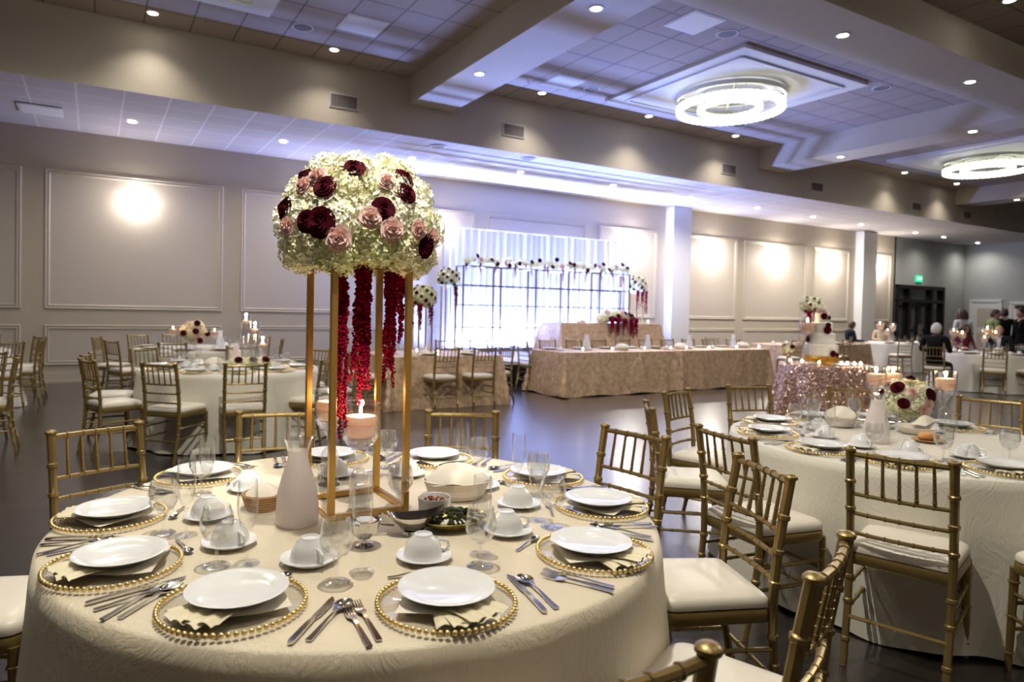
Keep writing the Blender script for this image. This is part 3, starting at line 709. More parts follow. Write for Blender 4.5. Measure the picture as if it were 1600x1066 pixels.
# ------------------------------------------------------------------ tableware kinds (local frame: seat at -y looking to +y)
def one(nm, b, **k): return Proto(link(nm, b.mesh(nm, **k)))
def mk_charger():
    r = link('charger_plate', None)
    part('glass_plate', B().lathe([(0, .003), (.10, .003), (.112, .005), (.160, .011)], M['charger'], 48), r)
    b = B(); n = 66
    for i in range(n):
        a = 2*PI*i/n; b.sph((.1605*math.cos(a), .1605*math.sin(a), .0115), .0066, M['bead'], 8, 5)
    part('beaded_rim', b, r)
    return Proto(r)
CHG = mk_charger()
PLT = one('dinner_plate', B().lathe([(0, .006), (.070, .006), (.080, .009), (.112, .020), (.1145, .0195), (.083, .004), (.066, .0), (0, .001)], M['china'], 56))
def mk_napkin():
    b = B()
    for k, (dz, an, ln) in enumerate(((0, -.42, .108), (.003, -.20, .118), (.006, .05, .112))):
        cs, sn = math.cos(an), math.sin(an)
        def fn(u, v, dz=dz, cs=cs, sn=sn, ln=ln, k=k):
            x = (u-.5)*.10*(1+.15*v); y = -.03-ln*v
            z = dz+.004+.010*abs(math.sin(u*PI*3+k*.8))*v+.006*v*math.sin(PI*v)
            return (x*cs-y*sn, x*sn+y*cs, z)
        b.sheet(fn, 18, 8, M['napkin'])
    def sq(u, v):
        x, y = (u-.5)*.20, (v-.5)*.20; return (x*.707-y*.707, x*.707+y*.707+.01, .008+.003*math.sin(7*u+3*v))
    b.sheet(sq, 8, 8, M['napwhite'])
    return one('napkin', b)
NAP = mk_napkin()
def mk_fork():
    b = B(); b.ribbon([(0, -.095, .003), (0, -.06, .004), (0, -.01, .007), (0, .028, .008), (0, .040, .006)], [.013, .012, .007, .007, .020], .0026, M['steel'])
    b.ribbon([(0, .040, .006), (0, .055, .004)], [.020, .024], .0022, M['steel'])
    for i in range(4):
        x = -.009+.006*i; t = B(); t.ribbon([(0, .054, .004), (0, .075, .004), (0, .098, .009)], [.0036, .003, .0018], .002, M['steel']); b.merge(t, (x, 0, 0))
    return one('fork', b)
FRK = mk_fork()
def mk_knife():
    b = B(); b.ribbon([(0, -.11, .004), (0, -.10, .005), (0, -.02, .006), (0, .005, .005)], [.010, .014, .012, .009], .005, M['steel'])
    b.ribbon([(0, .004, .004), (.001, .02, .004), (.002, .07, .004), (.001, .10, .004), (-.004, .118, .004)], [.012, .018, .019, .016, .003], .0018, M['steel'])
    return one('dinner_knife', b)
KNF = mk_knife()
def spoonb(s=1.):
    b = B(); b.ribbon([(0, -.095*s, .003), (0, -.06*s, .004), (0, -.005, .009), (0, .035*s, .009), (0, .05*s, .006)], [.014*s, .012*s, .006, .006, .012], .0026, M['steel'])
    def fn(u, v):
        a = 2*PI*u; r = v; return (.021*s*r*math.cos(a), .074*s+.030*s*r*math.sin(a), .0015+.0075*r*r)
    b.sheet(fn, 18, 5, M['steel']); return b
SPN = one('spoon', spoonb()); TSP = one('teaspoon', spoonb(.68))
def mk_cup():
    b = B(); b.lathe([(0, .061), (.020, .061), (.0215, .066), (.0245, .066), (.027, .060), (.040, .050), (.050, .030), (.0545, .008), (.0555, .0), (.0535, .0), (.052, .01), (.047, .03), (.037, .047), (.02, .056), (0, .057)], M['china'], 28)
    b.tube([(.052, 0, .014), (.066, 0, .011), (.076, 0, .021), (.072, 0, .036), (.057, 0, .042), (.042, 0, .044)], .0042, M['china'], 8)
    return one('coffee_cup', b)
CUP = mk_cup()
SAU = one('saucer', B().lathe([(0, .004), (.03, .004), (.034, .006), (.066, .0155), (.076, .017), (.0775, .0155), (.05, .004), (.03, 0), (0, 0)], M['china'], 40))
def mk_goblet():
    r = link('water_goblet', None)
    part('bowl', B().lathe([(.0, .062), (.012, .063), (.030, .075), (.041, .098), (.043, .118), (.038, .145), (.034, .160), (.0328, .160), (.0365, .144), (.0412, .118), (.039, .099), (.029, .078), (0, .066)], M['cutglass'], 28), r)
    part('stem', B().lathe([(0, .066), (.008, .062), (.0045, .05), (.004, .025), (.006, .010), (.014, .005), (.036, .002), (.037, 0), (0, 0)], M['cutglass'], 20), r)
    return Proto(r)
GOB = mk_goblet()
def mk_flute():
    r = link('champagne_flute', None)
    part('bowl', B().lathe([(0, .078), (.008, .081), (.019, .105), (.0265, .140), (.027, .165), (.0245, .225), (.0238, .225), (.0262, .165), (.0255, .14), (.018, .107), (0, .086)], M['glass'], 24), r)
    part('stem', B().lathe([(0, .086), (.006, .078), (.004, .06), (.0036, .025), (.006, .008), (.033, .002), (.034, 0), (0, 0)], M['glass'], 18), r)
    return Proto(r)
FLU = mk_flute()
def loc_at(c, face, x, y):
    a = rad(face); return (c[0]+math.sin(a)*x+math.cos(a)*y, c[1]-math.cos(a)*x+math.sin(a)*y)
def setting(c, face, seat, tbl, full=True, jit=0., z=TH, skip=()):
    rnd = random.Random(hash((round(c[0], 2), round(c[1], 2))) % 999); rz = rad(face)-PI/2; J = lambda: rnd.uniform(-1, 1)
    w = '%s setting of the %s' % (seat, tbl); g = lambda n: '%s on the %s' % (n, tbl)
    L = lambda x, y, zz: (*loc_at(c, face, x+.006*J(), y+.006*J()), z+zz)
    def put(p, x, y, zz, r, lab, cat, gr):
        if cat not in skip: p.place(L(x, y, zz), rz+r, lab, cat, g(gr))
    put(CHG, 0, 0, .001, 0, 'glass charger with gold beaded rim at the '+w, 'charger plate', 'beaded chargers')
    put(NAP, 0, 0, .010, J()*.35, 'pale gold napkin under the plate at the '+w, 'napkin', 'folded napkins')
    put(PLT, .0, .012, .024, 0, 'round white plate at the '+w, 'plate', 'white plates')
    if full:
        put(FRK, -.196, -.02, .001, .05*J(), 'inner steel fork at the '+w, 'fork', 'forks')
        put(FRK, -.228, -.035, .001, .05*J(), 'outer steel fork at the '+w, 'fork', 'forks')
        put(KNF, .197, -.01, .001, .06*J(), 'steel dinner knife at the '+w, 'knife', 'knives')
        put(SPN, .232, -.01, .001, .06*J(), 'steel soup spoon at the '+w, 'spoon', 'spoons')
        put(TSP, -.03, .188, .001, -PI/2+.1*J(), 'small steel dessert spoon at the '+w, 'spoon', 'dessert spoons')
    put(SAU, .03, .295, .001, 0, 'white saucer under a cup at the '+w, 'saucer', 'saucers')
    put(CUP, .03, .295, .006, .7*J()-.4, 'upturned white coffee cup at the '+w, 'cup', 'upturned cups')
    put(GOB, .165, .195, .001, 0, 'clear stemmed water goblet at the '+w, 'glass', 'water goblets')
    put(FLU, .195, .27, .001, 0, 'tall clear champagne flute at the '+w, 'glass', 'champagne flutes')
for a, r, seat in ((-97, .79, 'front right'), (-133, .785, 'front left'), (-166, .79, 'left side'), (161, .81, 'far left'), (123, .82, 'back left'), (82, .79, 'back centre'), (47, .78, 'back right'), (7, .79, 'right rear'), (-24, .81, 'right side'), (-58, .80, 'right front')):
    setting(pol(T1, r, a), a+180, seat, 'near table')
for a, seat in ((178, 'left'), (207, 'front left'), (240, 'front right'), (142, 'left rear'), (107, 'back left'), (73, 'back'), (41, 'back right'), (8, 'far right')):
    setting(pol(T2, .745, a), a+180, seat, 'right-hand table')
for a, seat in ((234, 'front left'), (266, 'front'), (200, 'left'), (300, 'front right'), (332, 'right'), (30, 'back right'), (126, 'back left'), (165, 'far left')):
    setting(pol(T3, .745, a), a+180, seat, 'left middle table', False)

# ------------------------------------------------------------------ flowers
def florets(b, c, r, m, n, sc=(1, 1, 1), sz=.016, hemi=None, rnd=random):
    ga = PI*(3-math.sqrt(5))
    for i in range(n):
        y = 1-2*(i+.5)/n; q = math.sqrt(1-y*y); h = ga*i+rnd.uniform(-.2, .2)
        d = Vector((q*math.cos(h), q*math.sin(h), y))
        if hemi and d.dot(hemi) < -.25: continue
        p = Vector((c[0]+d.x*r*sc[0], c[1]+d.y*r*sc[1], c[2]+d.z*r*sc[2]))
        nrm = (d+Vector((rnd.uniform(-.5, .5), rnd.uniform(-.5, .5), rnd.uniform(-.5, .5)))).normalized()
        t = nrm.orthogonal().normalized(); t = Matrix.Rotation(rnd.random()*6.28, 3, nrm) @ t; u = nrm.cross(t); p = p+d*rnd.uniform(-.006, .009)
        s = sz*rnd.uniform(.8, 1.15); v, f = [], []
        for k in range(4):
            A = k*PI/2; e = t*math.cos(A)+u*math.sin(A); g = t*math.cos(A+PI/2)+u*math.sin(A+PI/2)
            o = len(v); v += [p-nrm*s*.15, p+e*s*.55+g*s*.42+nrm*s*.12, p+e*s*1.05+nrm*s*.25, p+e*s*.55-g*s*.42+nrm*s*.12]; f.append((o, o+1, o+2, o+3))
        b.add(v, f, m)
    b.sph(c, r*.93, M['hydg'], 10, 7, sc)
    return b
def bloom(b, c, nrm, r, m, layers=5, per=8, cup=.6, rnd=random, core=None):
    nrm = Vector(nrm).normalized(); t = nrm.orthogonal().normalized(); u = nrm.cross(t); c = Vector(c)
    for l in range(layers):
        q = (l+1)/layers; rr = r*q; n = max(4, int(per*(.55+.45*q))); tilt = cup*(1.15-q)
        for k in range(n):
            A = 2*PI*k/n+l*.7+rnd.uniform(-.1, .1); e = t*math.cos(A)+u*math.sin(A); g = nrm.cross(e)
            w = rr*math.tan(PI/n)*1.25; up = nrm*(r*.55*(1-q)+.02*r)
            v = []
            for (a, wd, h) in ((.22, .5, 0.), (.66, 1.05, .16+tilt*.35), (.95, .85, .30+tilt*.75), (1.04, .3, .26+tilt*.7)):
                for sgn in (-1, 0, 1): v.append(c+up+e*rr*a+g*(w*wd*sgn)+nrm*(r*h*(.55 if sgn else .42)))
            f = []
            for i in range(3):
                for j in range(2): f.append((i*3+j, i*3+j+1, i*3+4+j, i*3+3+j))
            b.add(v, f, m)
    b.sph(tuple(c+nrm*r*.32), r*.30, core or m, 8, 6)
    return b
def ropes(b, c, length, n, m, spread=.02, rnd=random, blob=.0055, step=.011):
    for i in range(n):
        a = rnd.random()*6.28; s = spread*math.sqrt(rnd.random()); x, y = c[0]+s*math.cos(a), c[1]+s*math.sin(a); L = length*rnd.uniform(.45, 1.) if i else length
        if i < 2: L = length*(1-.12*i)
        k = int(L/step); sw = rnd.uniform(-.012, .012); sv = rnd.uniform(-.012, .012); w0 = rnd.uniform(0, 6)
        for j in range(k):
            q = j/k; z = c[2]-q*L; tp = blob*(1.25-.55*q)
            for _ in range(2): b.octa((x+sw*q*2+.004*math.sin(w0+q*14)+rnd.uniform(-1, 1)*tp, y+sv*q*2+.004*math.cos(w0+q*11)+rnd.uniform(-1, 1)*tp, z+rnd.uniform(-1, 1)*step*.5), tp*rnd.uniform(.75, 1.25), m)
    return b
R = random.Random(11)
# tall gold stand and its flower dome on the near table
SC0 = (.796, 2.236); sth = .0159; ss = .261
stand = thing('flower_stand', 'tall square-legged gold metal flower stand in the middle of the near table', 'flower stand', (SC0[0], SC0[1], TH), sth)
hs = ss/2; ZT = .85
for sx, sy in ((-1, -1), (1, -1), (1, 1), (-1, 1)):
    part('leg', B().box((sx*hs, sy*hs, ZT/2), (.021, .021, ZT), M['stand'], bev=.0015), stand, smooth=False)
for z, nm in ((.0105, 'base_rail'), (ZT-.0105, 'top_rail')):
    for dx, dy, cx, cy in ((ss-.021, .019, 0, -hs), (ss-.021, .019, 0, hs), (.019, ss-.021, -hs, 0), (.019, ss-.021, hs, 0)):
        part(nm, B().box((cx, cy, z), (dx, dy, .019), M['stand'], bev=.0015), stand, smooth=False)
part('top_plate', B().box((0, 0, ZT+.003), (ss+.02, ss+.02, .006), M['stand'], bev=.001), stand, smooth=False)
DC = (SC0[0]+.012, SC0[1]+.03)
dome = thing('flower_arrangement', 'large dome of cream hydrangeas with burgundy blooms and pink roses on the tall gold stand', 'flower arrangement', (DC[0], DC[1], TH+ZT+.006))
def prof_r(z):   # outline of the dome, z above its base
    P = [(-.02, .17), (.0, .235), (.05, .268), (.11, .272), (.18, .255), (.24, .215), (.295, .16), (.34, .095), (.37, .0)]
    for (a, r0), (b_, r1) in zip(P, P[1:]):
        if a <= z <= b_: return r0+(r1-r0)*(z-a)/(b_-a)
    return 0
core = B(); core.lathe([(0, .0)]+[(prof_r(z)*.8, z) for z in (0, .05, .11, .18, .25, .31, .35)]+[(0, .36)], M['hydg'], 24); part('foam_core', core, dome)
heads = []
for z, n, r, tw in ((.03, 11, .078, 0), (.12, 10, .082, .3), (.205, 8, .08, .1), (.275, 5, .074, .5)):
    for i in range(n): heads.append((2*PI*i/n+tw+R.uniform(-.08, .08), z+R.uniform(-.012, .012), r))
heads.append((0, .300, .076))
for a, z, r in heads:
    q = max(0, prof_r(z)-.062) if z < .31 else 0
    b = B(); florets(b, (q*math.cos(a), q*math.sin(a), z), r, (M['hyd'], M['hydw'], M['hyd'], M['hydg'])[R.randrange(4)] if z < .1 else (M['hyd'], M['hydw'], M['hydw'])[R.randrange(3)], 250, (1, 1, .95), .0138, Vector((math.cos(a), math.sin(a), .45 if z > .2 else 0)), R)
    part('hydrangea', b, dome, ang=20)
def on_dome(x, y, z):   # a unit direction from the dome's middle
    d = Vector((x, y, z)); a = math.atan2(d.y, d.x); zz = .098+z*.95; q = prof_r(max(-.01, min(.37, zz)))+.016
    p = Vector((q*math.cos(a), q*math.sin(a), zz)); n = Vector((math.cos(a), math.sin(a), (z/.30)*1.0)).normalized(); return p, n
for x, y, z, r in ((-.11, -.22, .185, .036), (-.20, -.20, .115, .036), (-.20, -.21, -.005, .046), (-.245, -.18, .0, .034), (.09, -.24, .17, .034), (.07, -.28, .11, .033), (-.28, -.07, .05, .036), (-.03, -.3, .045, .036), (.14, -.25, -.06, .038), (-.23, -.06, .165, .03), (.25, .05, .08, .036), (.1, .25, .12, .036), (-.1, .25, .02, .036)):
    p, n = on_dome(x, y, z); b = B(); bloom(b, p, n, r*1.08, M['burg'], 5, 11, .5, R); part('burgundy_bloom', b, dome, 'velvety dark burgundy bloom')
for x, y, z, r in ((-.07, -.29, .015, .031), (.0, -.3, -.02, .034), (-.16, -.25, -.055, .036), (-.285, -.1, -.01, .028), (.10, -.28, -.01, .028), (.15, -.22, -.03, .028), (.0, -.26, .145, .026), (-.21, -.15, .15, .032), (-.25, -.12, .125, .03), (.2, .2, .0, .03)):
    p, n = on_dome(x, y, z); b = B(); bloom(b, p, n, r*1.1, M['pink'], 6, 6, 1.15, R, M['pinkc']); part('pink_rose', b, dome, 'open pale pink rose')
for (dx, dy), top, L, n in (((-.105, -.10), .0, .62, 8), ((.0, -.05), .0, .52, 11), ((.165, .10), .0, .48, 12), ((.15, -.04), .01, .36, 6)):
    b = B(); ropes(b, (dx, dy, top+.01), L, n, M['amar'], .020, R, .0072, .0065); part('hanging_amaranth', b, dome, ang=10, label='long crimson tassel of amaranth')

# ------------------------------------------------------------------ candles and centre things
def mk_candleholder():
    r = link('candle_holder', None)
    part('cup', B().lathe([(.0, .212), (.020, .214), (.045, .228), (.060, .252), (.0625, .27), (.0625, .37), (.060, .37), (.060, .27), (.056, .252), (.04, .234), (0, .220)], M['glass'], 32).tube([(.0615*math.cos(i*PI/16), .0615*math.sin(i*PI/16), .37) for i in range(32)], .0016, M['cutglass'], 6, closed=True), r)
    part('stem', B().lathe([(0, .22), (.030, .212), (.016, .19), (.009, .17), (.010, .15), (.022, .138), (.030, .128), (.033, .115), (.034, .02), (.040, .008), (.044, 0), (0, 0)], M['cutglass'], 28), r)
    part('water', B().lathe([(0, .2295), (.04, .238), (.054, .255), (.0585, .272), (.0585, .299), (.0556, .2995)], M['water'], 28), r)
    c = part('candle', B().lathe([(0, .250), (.036, .254), (.052, .268), (.0555, .284), (.054, .292), (.047, .296), (.053, .300), (.0555, .306), (.0555, .318), (.050, .325), (.042, .326), (0, .322)], M['wax'], 28), r)  # lower bowl of wax stands in for the candle's refracted image
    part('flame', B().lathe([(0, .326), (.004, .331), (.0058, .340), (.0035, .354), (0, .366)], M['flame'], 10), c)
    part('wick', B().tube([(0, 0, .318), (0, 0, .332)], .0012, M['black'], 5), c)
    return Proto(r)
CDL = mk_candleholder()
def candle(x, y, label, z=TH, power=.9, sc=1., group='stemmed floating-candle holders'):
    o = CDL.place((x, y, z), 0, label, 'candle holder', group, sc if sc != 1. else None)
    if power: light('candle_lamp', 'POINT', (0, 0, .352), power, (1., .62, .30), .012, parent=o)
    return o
candle(.785, 2.165, 'stemmed glass holder with lit floating candle, nearer of two at the gold stand', power=1.6)
candle(.80, 2.545, 'stemmed glass holder with lit floating candle, behind the tall gold stand', power=1.0)
candle(4.60, 2.19, 'tall stemmed candle holder right of the flower ball on the right-hand table')
candle(4.46, 2.54, 'tall stemmed candle holder left of the flower ball, above the frosted carafe')
candle(4.62, 2.52, 'stemmed candle holder peeking out behind the flower ball')
def mk_carafe():
    r = link('carafe', None)
    part('body', B().lathe([(0, .002), (.060, .002), (.066, .012), (.066, .05), (.062, .10), (.050, .15), (.036, .19), (.031, .215), (.033, .235)], M['frost'], 36), r, 'frosted pinkish-white glass body')
    part('lip', B().lathe([(.033, .235), (.036, .25), (.044, .272), (.042, .272), (.034, .25), (.031, .235)], M['cutglass'], 30, flut=(7, .04)), r, 'clear fluted lip')
    return Proto(r)
CAR = mk_carafe()
CAR.place((.565, 2.125, TH), 0, 'frosted glass water carafe left of the gold stand on the near table', 'carafe', 'frosted carafes')
CAR.place((3.78, 2.14, TH), 0, 'frosted glass water carafe beside the flower ball on the right-hand table', 'carafe', 'frosted carafes')
CAR.place((1.36, 7.75, TH), 0, 'frosted glass carafe in the middle of the left middle table', 'carafe', 'frosted carafes')
# bread basket with linen, ramekin, dish, sauce boat, footed bowl, wicker basket
def mk_basket():
    r = link('bread_basket', None)
    part('basket', B().lathe([(0, .002), (.075, .002), (.085, .012), (.105, .065), (.108, .068), (.104, .070), (.09, .02), (0, .012)], M['whitebasket'], 72, flut=(36, .012)), r, 'pale ribbed oval basket')
    def fn(u, v):
        a = 2*PI*u; q = v; z = .062*max(0, math.cos(q*PI/2))**.8+.066+.007*math.sin(5*a+q*4)*q; rr = q*.107*(1+.05*math.sin(3*a+1)); return (rr*math.cos(a), rr*math.sin(a), z)
    part('linen', B().sheet(fn, 40, 10, M['napwhite']), r, 'cream cloth folded over the bread')
    return Proto(r)
BSK = mk_basket()
for o, s in ((BSK.place((1.16, 2.17, TH), -.4, 'cream-covered oval bread basket right of the gold stand on the near table', 'bread basket', 'bread baskets'), (1.15, .85)),
             (BSK.place((4.12, 2.56, TH), .3, 'bread basket covered with a cream cloth, left of the carafe on the right-hand table', 'bread basket', 'bread baskets'), (1.15, .9)),
             (BSK.place((1.12, 7.62, TH), .3, 'bread basket under a cream cloth on the left middle table', 'bread basket', 'bread baskets'), (1.1, .9))):
    o.scale = (s[0], s[1], 1)
ram = thing('ramekin', 'white fluted ramekin of red relish right of the gold stand on the near table', 'ramekin', (1.005, 2.035, TH))
part('dish', B().lathe([(0, .002), (.048, .002), (.052, .006), (.056, .056), (.054, .058), (.051, .056), (.048, .012), (0, .010)], M['china'], 48, flut=(24, .012)), ram)
rb = B(); rb.lathe([(0, .046), (.049, .043)], M['wax'], 20)
for i in range(26): rb.sph((R.uniform(-.034, .034), R.uniform(-.034, .034), .047), R.uniform(.003, .007), M['bread'] if i % 2 else M['burgdress'], 6, 4)
part('relish', rb, ram, 'coarse red-brown relish')
ol = thing('salad_dish', 'oval gold-green dish of dark salad before the bread basket on the near table', 'dish', (1.0, 1.89, TH), .1)
part('dish', B().lathe([(0, .002), (.05, .002), (.07, .010), (.092, .030), (.090, .032), (.068, .014), (0, .008)], M['oil'], 36, sx=1.25), ol)
sb = B()
for i in range(150):
    a = R.random()*6.28; q = math.sqrt(R.random()); sb.sph((q*.088*math.cos(a)*1.1, q*.068*math.sin(a), .022+.030*(1-q*q)+R.uniform(-.003, .004)), R.uniform(.006, .011), M['pesto'], 6, 4, (1, 1, .7))
for i in range(14):
    a = R.random()*6.28; q = .75; sb.tube([(q*.08*math.cos(a)*1.1, q*.06*math.sin(a), .035), (.1*math.cos(a)*1.1, .08*math.sin(a), .03)], .004, M['frosting'], 5)
so = part('salad', sb, ol, 'dark chopped salad with pale strips'); so['kind'] = 'stuff'
gb = thing('sauce_boat', 'polished steel sauce boat between the candle and the salad dish on the near table', 'sauce boat', (.86, 1.885, TH), -.25)
def boat(u, v):
    a = 2*PI*u; q = .3+.7*v; x = .085*q*math.cos(a); y = .045*q*math.sin(a); lip = .030*max(0, math.cos(a))**3*v+.018*max(0, -math.cos(a))**4*v
    return (x*(1+.15*max(0, math.cos(a))), y*(1-.3*max(0, math.cos(a))**2), .008+.046*v**1.5+lip)
part('bowl', B().sheet(boat, 40, 10, M['steel']), gb)
part('foot', B().lathe([(0, .012), (.026, .009), (.028, .0), (0, 0)], M['steel'], 24, sx=1.3), gb)
part('handle', B().tube([(-.07, 0, .05), (-.10, 0, .07), (-.118, 0, .055), (-.10, 0, .03), (-.06, 0, .026)], .004, M['steel'], 8), gb)
sl = thing('footed_bowl', 'small polished steel footed sugar bowl before the candle on the near table', 'bowl', (.685, 1.845, TH))
part('bowl', B().lathe([(0, .022), (.02, .024), (.040, .045), (.047, .070), (.050, .078), (.046, .077), (.038, .048), (0, .030)], M['steel'], 32), sl)
part('foot', B().lathe([(0, .024), (.010, .020), (.012, .010), (.027, .006), (.030, 0), (0, 0)], M['steel'], 28), sl)
pk = B()
for i in range(9): pk.box((R.uniform(-.02, .02), R.uniform(-.02, .02), .068+.004*i*.3), (.030, .05, .003), M['shirt'] if i % 3 else M['pink'], R.random()*3)
part('sugar_packets', pk, sl, smooth=False)
wb = thing('wicker_basket', 'small brown wicker basket with a cloth, just behind the frosted carafe on the near table', 'basket', (.505, 2.335, TH))
w = B()
for i in range(6): w.tube([((.052+.003*i)*math.cos(2*PI*j/28), (.052+.003*i)*math.sin(2*PI*j/28), .006+.009*i) for j in range(28)], .0055, M['wicker'], 6, closed=True)
w.lathe([(0, .004), (.052, .004)], M['wicker'], 24); part('woven_wall', w, wb)
def linen(u, v):
    a = 2*PI*u; return (.058*v*math.cos(a), .058*v*math.sin(a), .05+.04*math.cos(v*PI/2)+.006*math.sin(5*a)*v)
part('linen', B().sheet(linen, 24, 6, M['napwhite']), wb)
# right-hand table: flower ball, basket with roll
fb = thing('flower_ball', 'cream and pink flower ball with burgundy blooms in the middle of the right-hand table', 'flower arrangement', (4.50, 2.36, TH))
part('vase', B().lathe([(0, .002), (.05, .002), (.055, .01), (.05, .05), (.058, .08), (.055, .08), (.046, .05), (0, .012)], M['glass'], 24), fb)
for i in range(13):
    ga = PI*(3-math.sqrt(5)); y = 1-2*(i+.5)/13; q = math.sqrt(1-y*y); d = Vector((q*math.cos(ga*i), q*math.sin(ga*i), y))
    b = B(); florets(b, (d.x*.085, d.y*.085, .18+d.z*.072), .062, (M['hyd'], M['hydw'], M['hydw'])[i % 3], 100, sz=.0155, hemi=d, rnd=R); part('hydrangea', b, fb, ang=20)
cam_dir = Vector((-4.5, -2.36, 0)).normalized(); sd = Vector((-cam_dir.y, cam_dir.x, 0))
def on_ball(s, u):   # s across (right +), u up as seen from the room's middle
    f = math.sqrt(max(0, 1-s*s-u*u)); d = sd*s+Vector((0, 0, u))+cam_dir*f; return Vector((d.x*.148, d.y*.148, .18+d.z*.138)), d
for s, u, r in ((-.35, .55, .042), (-.12, -.10, .034), (.78, .30, .042), (-.9, .2, .03), (.1, .95, .03)):
    p, n = on_ball(s, u); b = B(); bloom(b, p, n, r, M['burg'], 5, 11, .5, R); part('burgundy_bloom', b, fb, 'dark burgundy bloom')
for s, u, r in ((.18, .42, .03), (.62, -.35, .036), (.75, -.1, .03), (-.72, .62, .028)):
    p, n = on_ball(s, u); b = B(); bloom(b, p, n, r, M['pink'], 6, 6, 1.1, R); part('pink_rose', b, fb, 'blush pink rose')
rl = thing('bread_roll', 'golden brown bread roll on a dish in front of the right-hand flower ball', 'bread', (4.08, 2.02, TH), -.3)
part('crust', B().sph((0, 0, .032), .03, M['bread'], 20, 12, (2.2, 1.3, .9)), rl)
part('dish', B().lathe([(0, .004), (.06, .004), (.085, .014), (.083, .016), (0, .008)], M['wicker'], 32), rl)
sv = thing('cheese_dish', 'shallow pale pink dish under the flower ball on the right-hand table', 'dish', (4.30, 2.20, TH))
part('dish', B().lathe([(0, .002), (.07, .002), (.10, .03), (.115, .045), (.112, .047), (.09, .03), (0, .008)], M['whitebasket'], 40), sv)
part('linen', B().sheet(lambda u, v: ((.03+.14*u), -.04+.09*v, .05+.04*math.sin(PI*u)*math.sin(PI*v)+.03*u), 12, 8, M['napwhite']), sv)
# loose cutlery clusters keep to the settings; tall glasses by the stand
GOB.place((.905, 2.095, TH), 0, 'clear glass goblet just right of the front candle inside the gold stand', 'glass', None)
# ------------------------------------------------------------------ backdrop on the stage
SZ = .478
dr = thing('drape', 'floor-length sheer white pleated drape behind the stage', 'drape', (9.65, 13.72, SZ))
DW = 5.5
def fold(u, v):
    x = (u-.5)*DW; a = .035+.02*(1-v); ph = .8*math.sin(x*2.1)+.5*math.sin(x*5.3+1)
    return (x+.012*math.sin(x*40), a*math.sin(x*34+ph)*.8-.02*math.sin(x*9), 2.84*v+.004*math.sin(x*30))
part('curtain', B().sheet(fold, 520, 6, M['drape']), dr, ang=180)
part('rod', B().tube([(-DW/2-.05, 0, 2.85), (DW/2+.05, 0, 2.85)], .018, M['white'], 10), dr)
for s in (-1, 1): part('upright', B().tube([(s*DW/2, .05, 0), (s*DW/2, .05, 2.85)], .02, M['white'], 10).box((s*DW/2, .05, .006), (.3, .3, .012), M['white']), dr)
# stage wash lights at the foot of the drape
for i, x in enumerate((7.15, 7.8, 8.45, 9.1, 9.75, 10.4, 11.05, 11.7)):
    t = thing('uplight', '', 'stage light', (x, 13.53, SZ), 0, 'uplights at the foot of the drape')
    part('housing', B().box((0, 0, .04), (.26, .10, .08), M['black'], bev=.01), t, smooth=False)
    part('lens', B().box((0, .0, .082), (.22, .07, .006), M['paneglass']), t, smooth=False)
    light('uplight_lamp', 'AREA', (0, .0, .10), 170., (.25, .36, 1.), .2, rot=(PI-.12, 0, 0), parent=t, sy=.06)
ordinals([o for o in C.objects if o.name.startswith('uplight') and o.parent is None], 'low stage uplight at the foot of the white drape, {}')
# gold frame wall of shelves with candles
fw = thing('backdrop_grid', 'thin gold metal grid frame with candle shelves before the white drape', 'backdrop frame', (9.26, 12.95, SZ))
fm = mat('frame_metal', (.17, .11, .05), .4, .7)
FX = [-2.36, -1.41, -.47, .47, 1.41, 2.36]; FZ = [.06, .58, 1.07, 1.50, 1.92]
for x in FX:
    for y in (-.16, .16): part('post', B().box((x, y, .96), (.03, .03, 1.92), fm), fw, smooth=False)
for z in FZ:
    for y in (-.16, .16): part('rail', B().box((0, y, z), (4.72, .024, .024), fm), fw, smooth=False)
for i, (a, c) in enumerate(zip(FX, FX[1:])):
    for j, z in enumerate(FZ[1:4]):
        part('shelf', B().box(((a+c)/2, 0, z+.013), (c-a-.03, .30, .008), M['glass']), fw, smooth=False)
tl = Proto(link('tealight', B().lathe([(0, 0), (.02, 0), (.028, .004), (.03, .05), (.028, .05), (.026, .012), (0, .012)], M['glass'], 14).lathe([(0, .012), (.024, .013), (.024, .03), (0, .031)], M['wax'], 12).lathe([(0, .031), (.012, .036), (.016, .047), (.009, .060), (0, .072)], M['flamew'], 8).mesh('tealight')))
RT = random.Random(5); rows = {0: [], 1: [], 2: []}
for i, (a, c) in enumerate(zip(FX, FX[1:])):
    for j, z in enumerate(FZ[1:4]):
        for q in (.3, .7):
            rows[j].append(tl.place((9.26+a+(c-a)*(q+RT.uniform(-.08, .08)), 12.95-.02+RT.uniform(-.05, .05), SZ+z+.0175), 0, '', 'candle', 'tealights on the gold frame shelves'))
for j, nm in enumerate(('lowest', 'middle', 'top')): ordinals(rows[j], 'lit tealight, {} on the '+nm+' shelf of the gold frame')
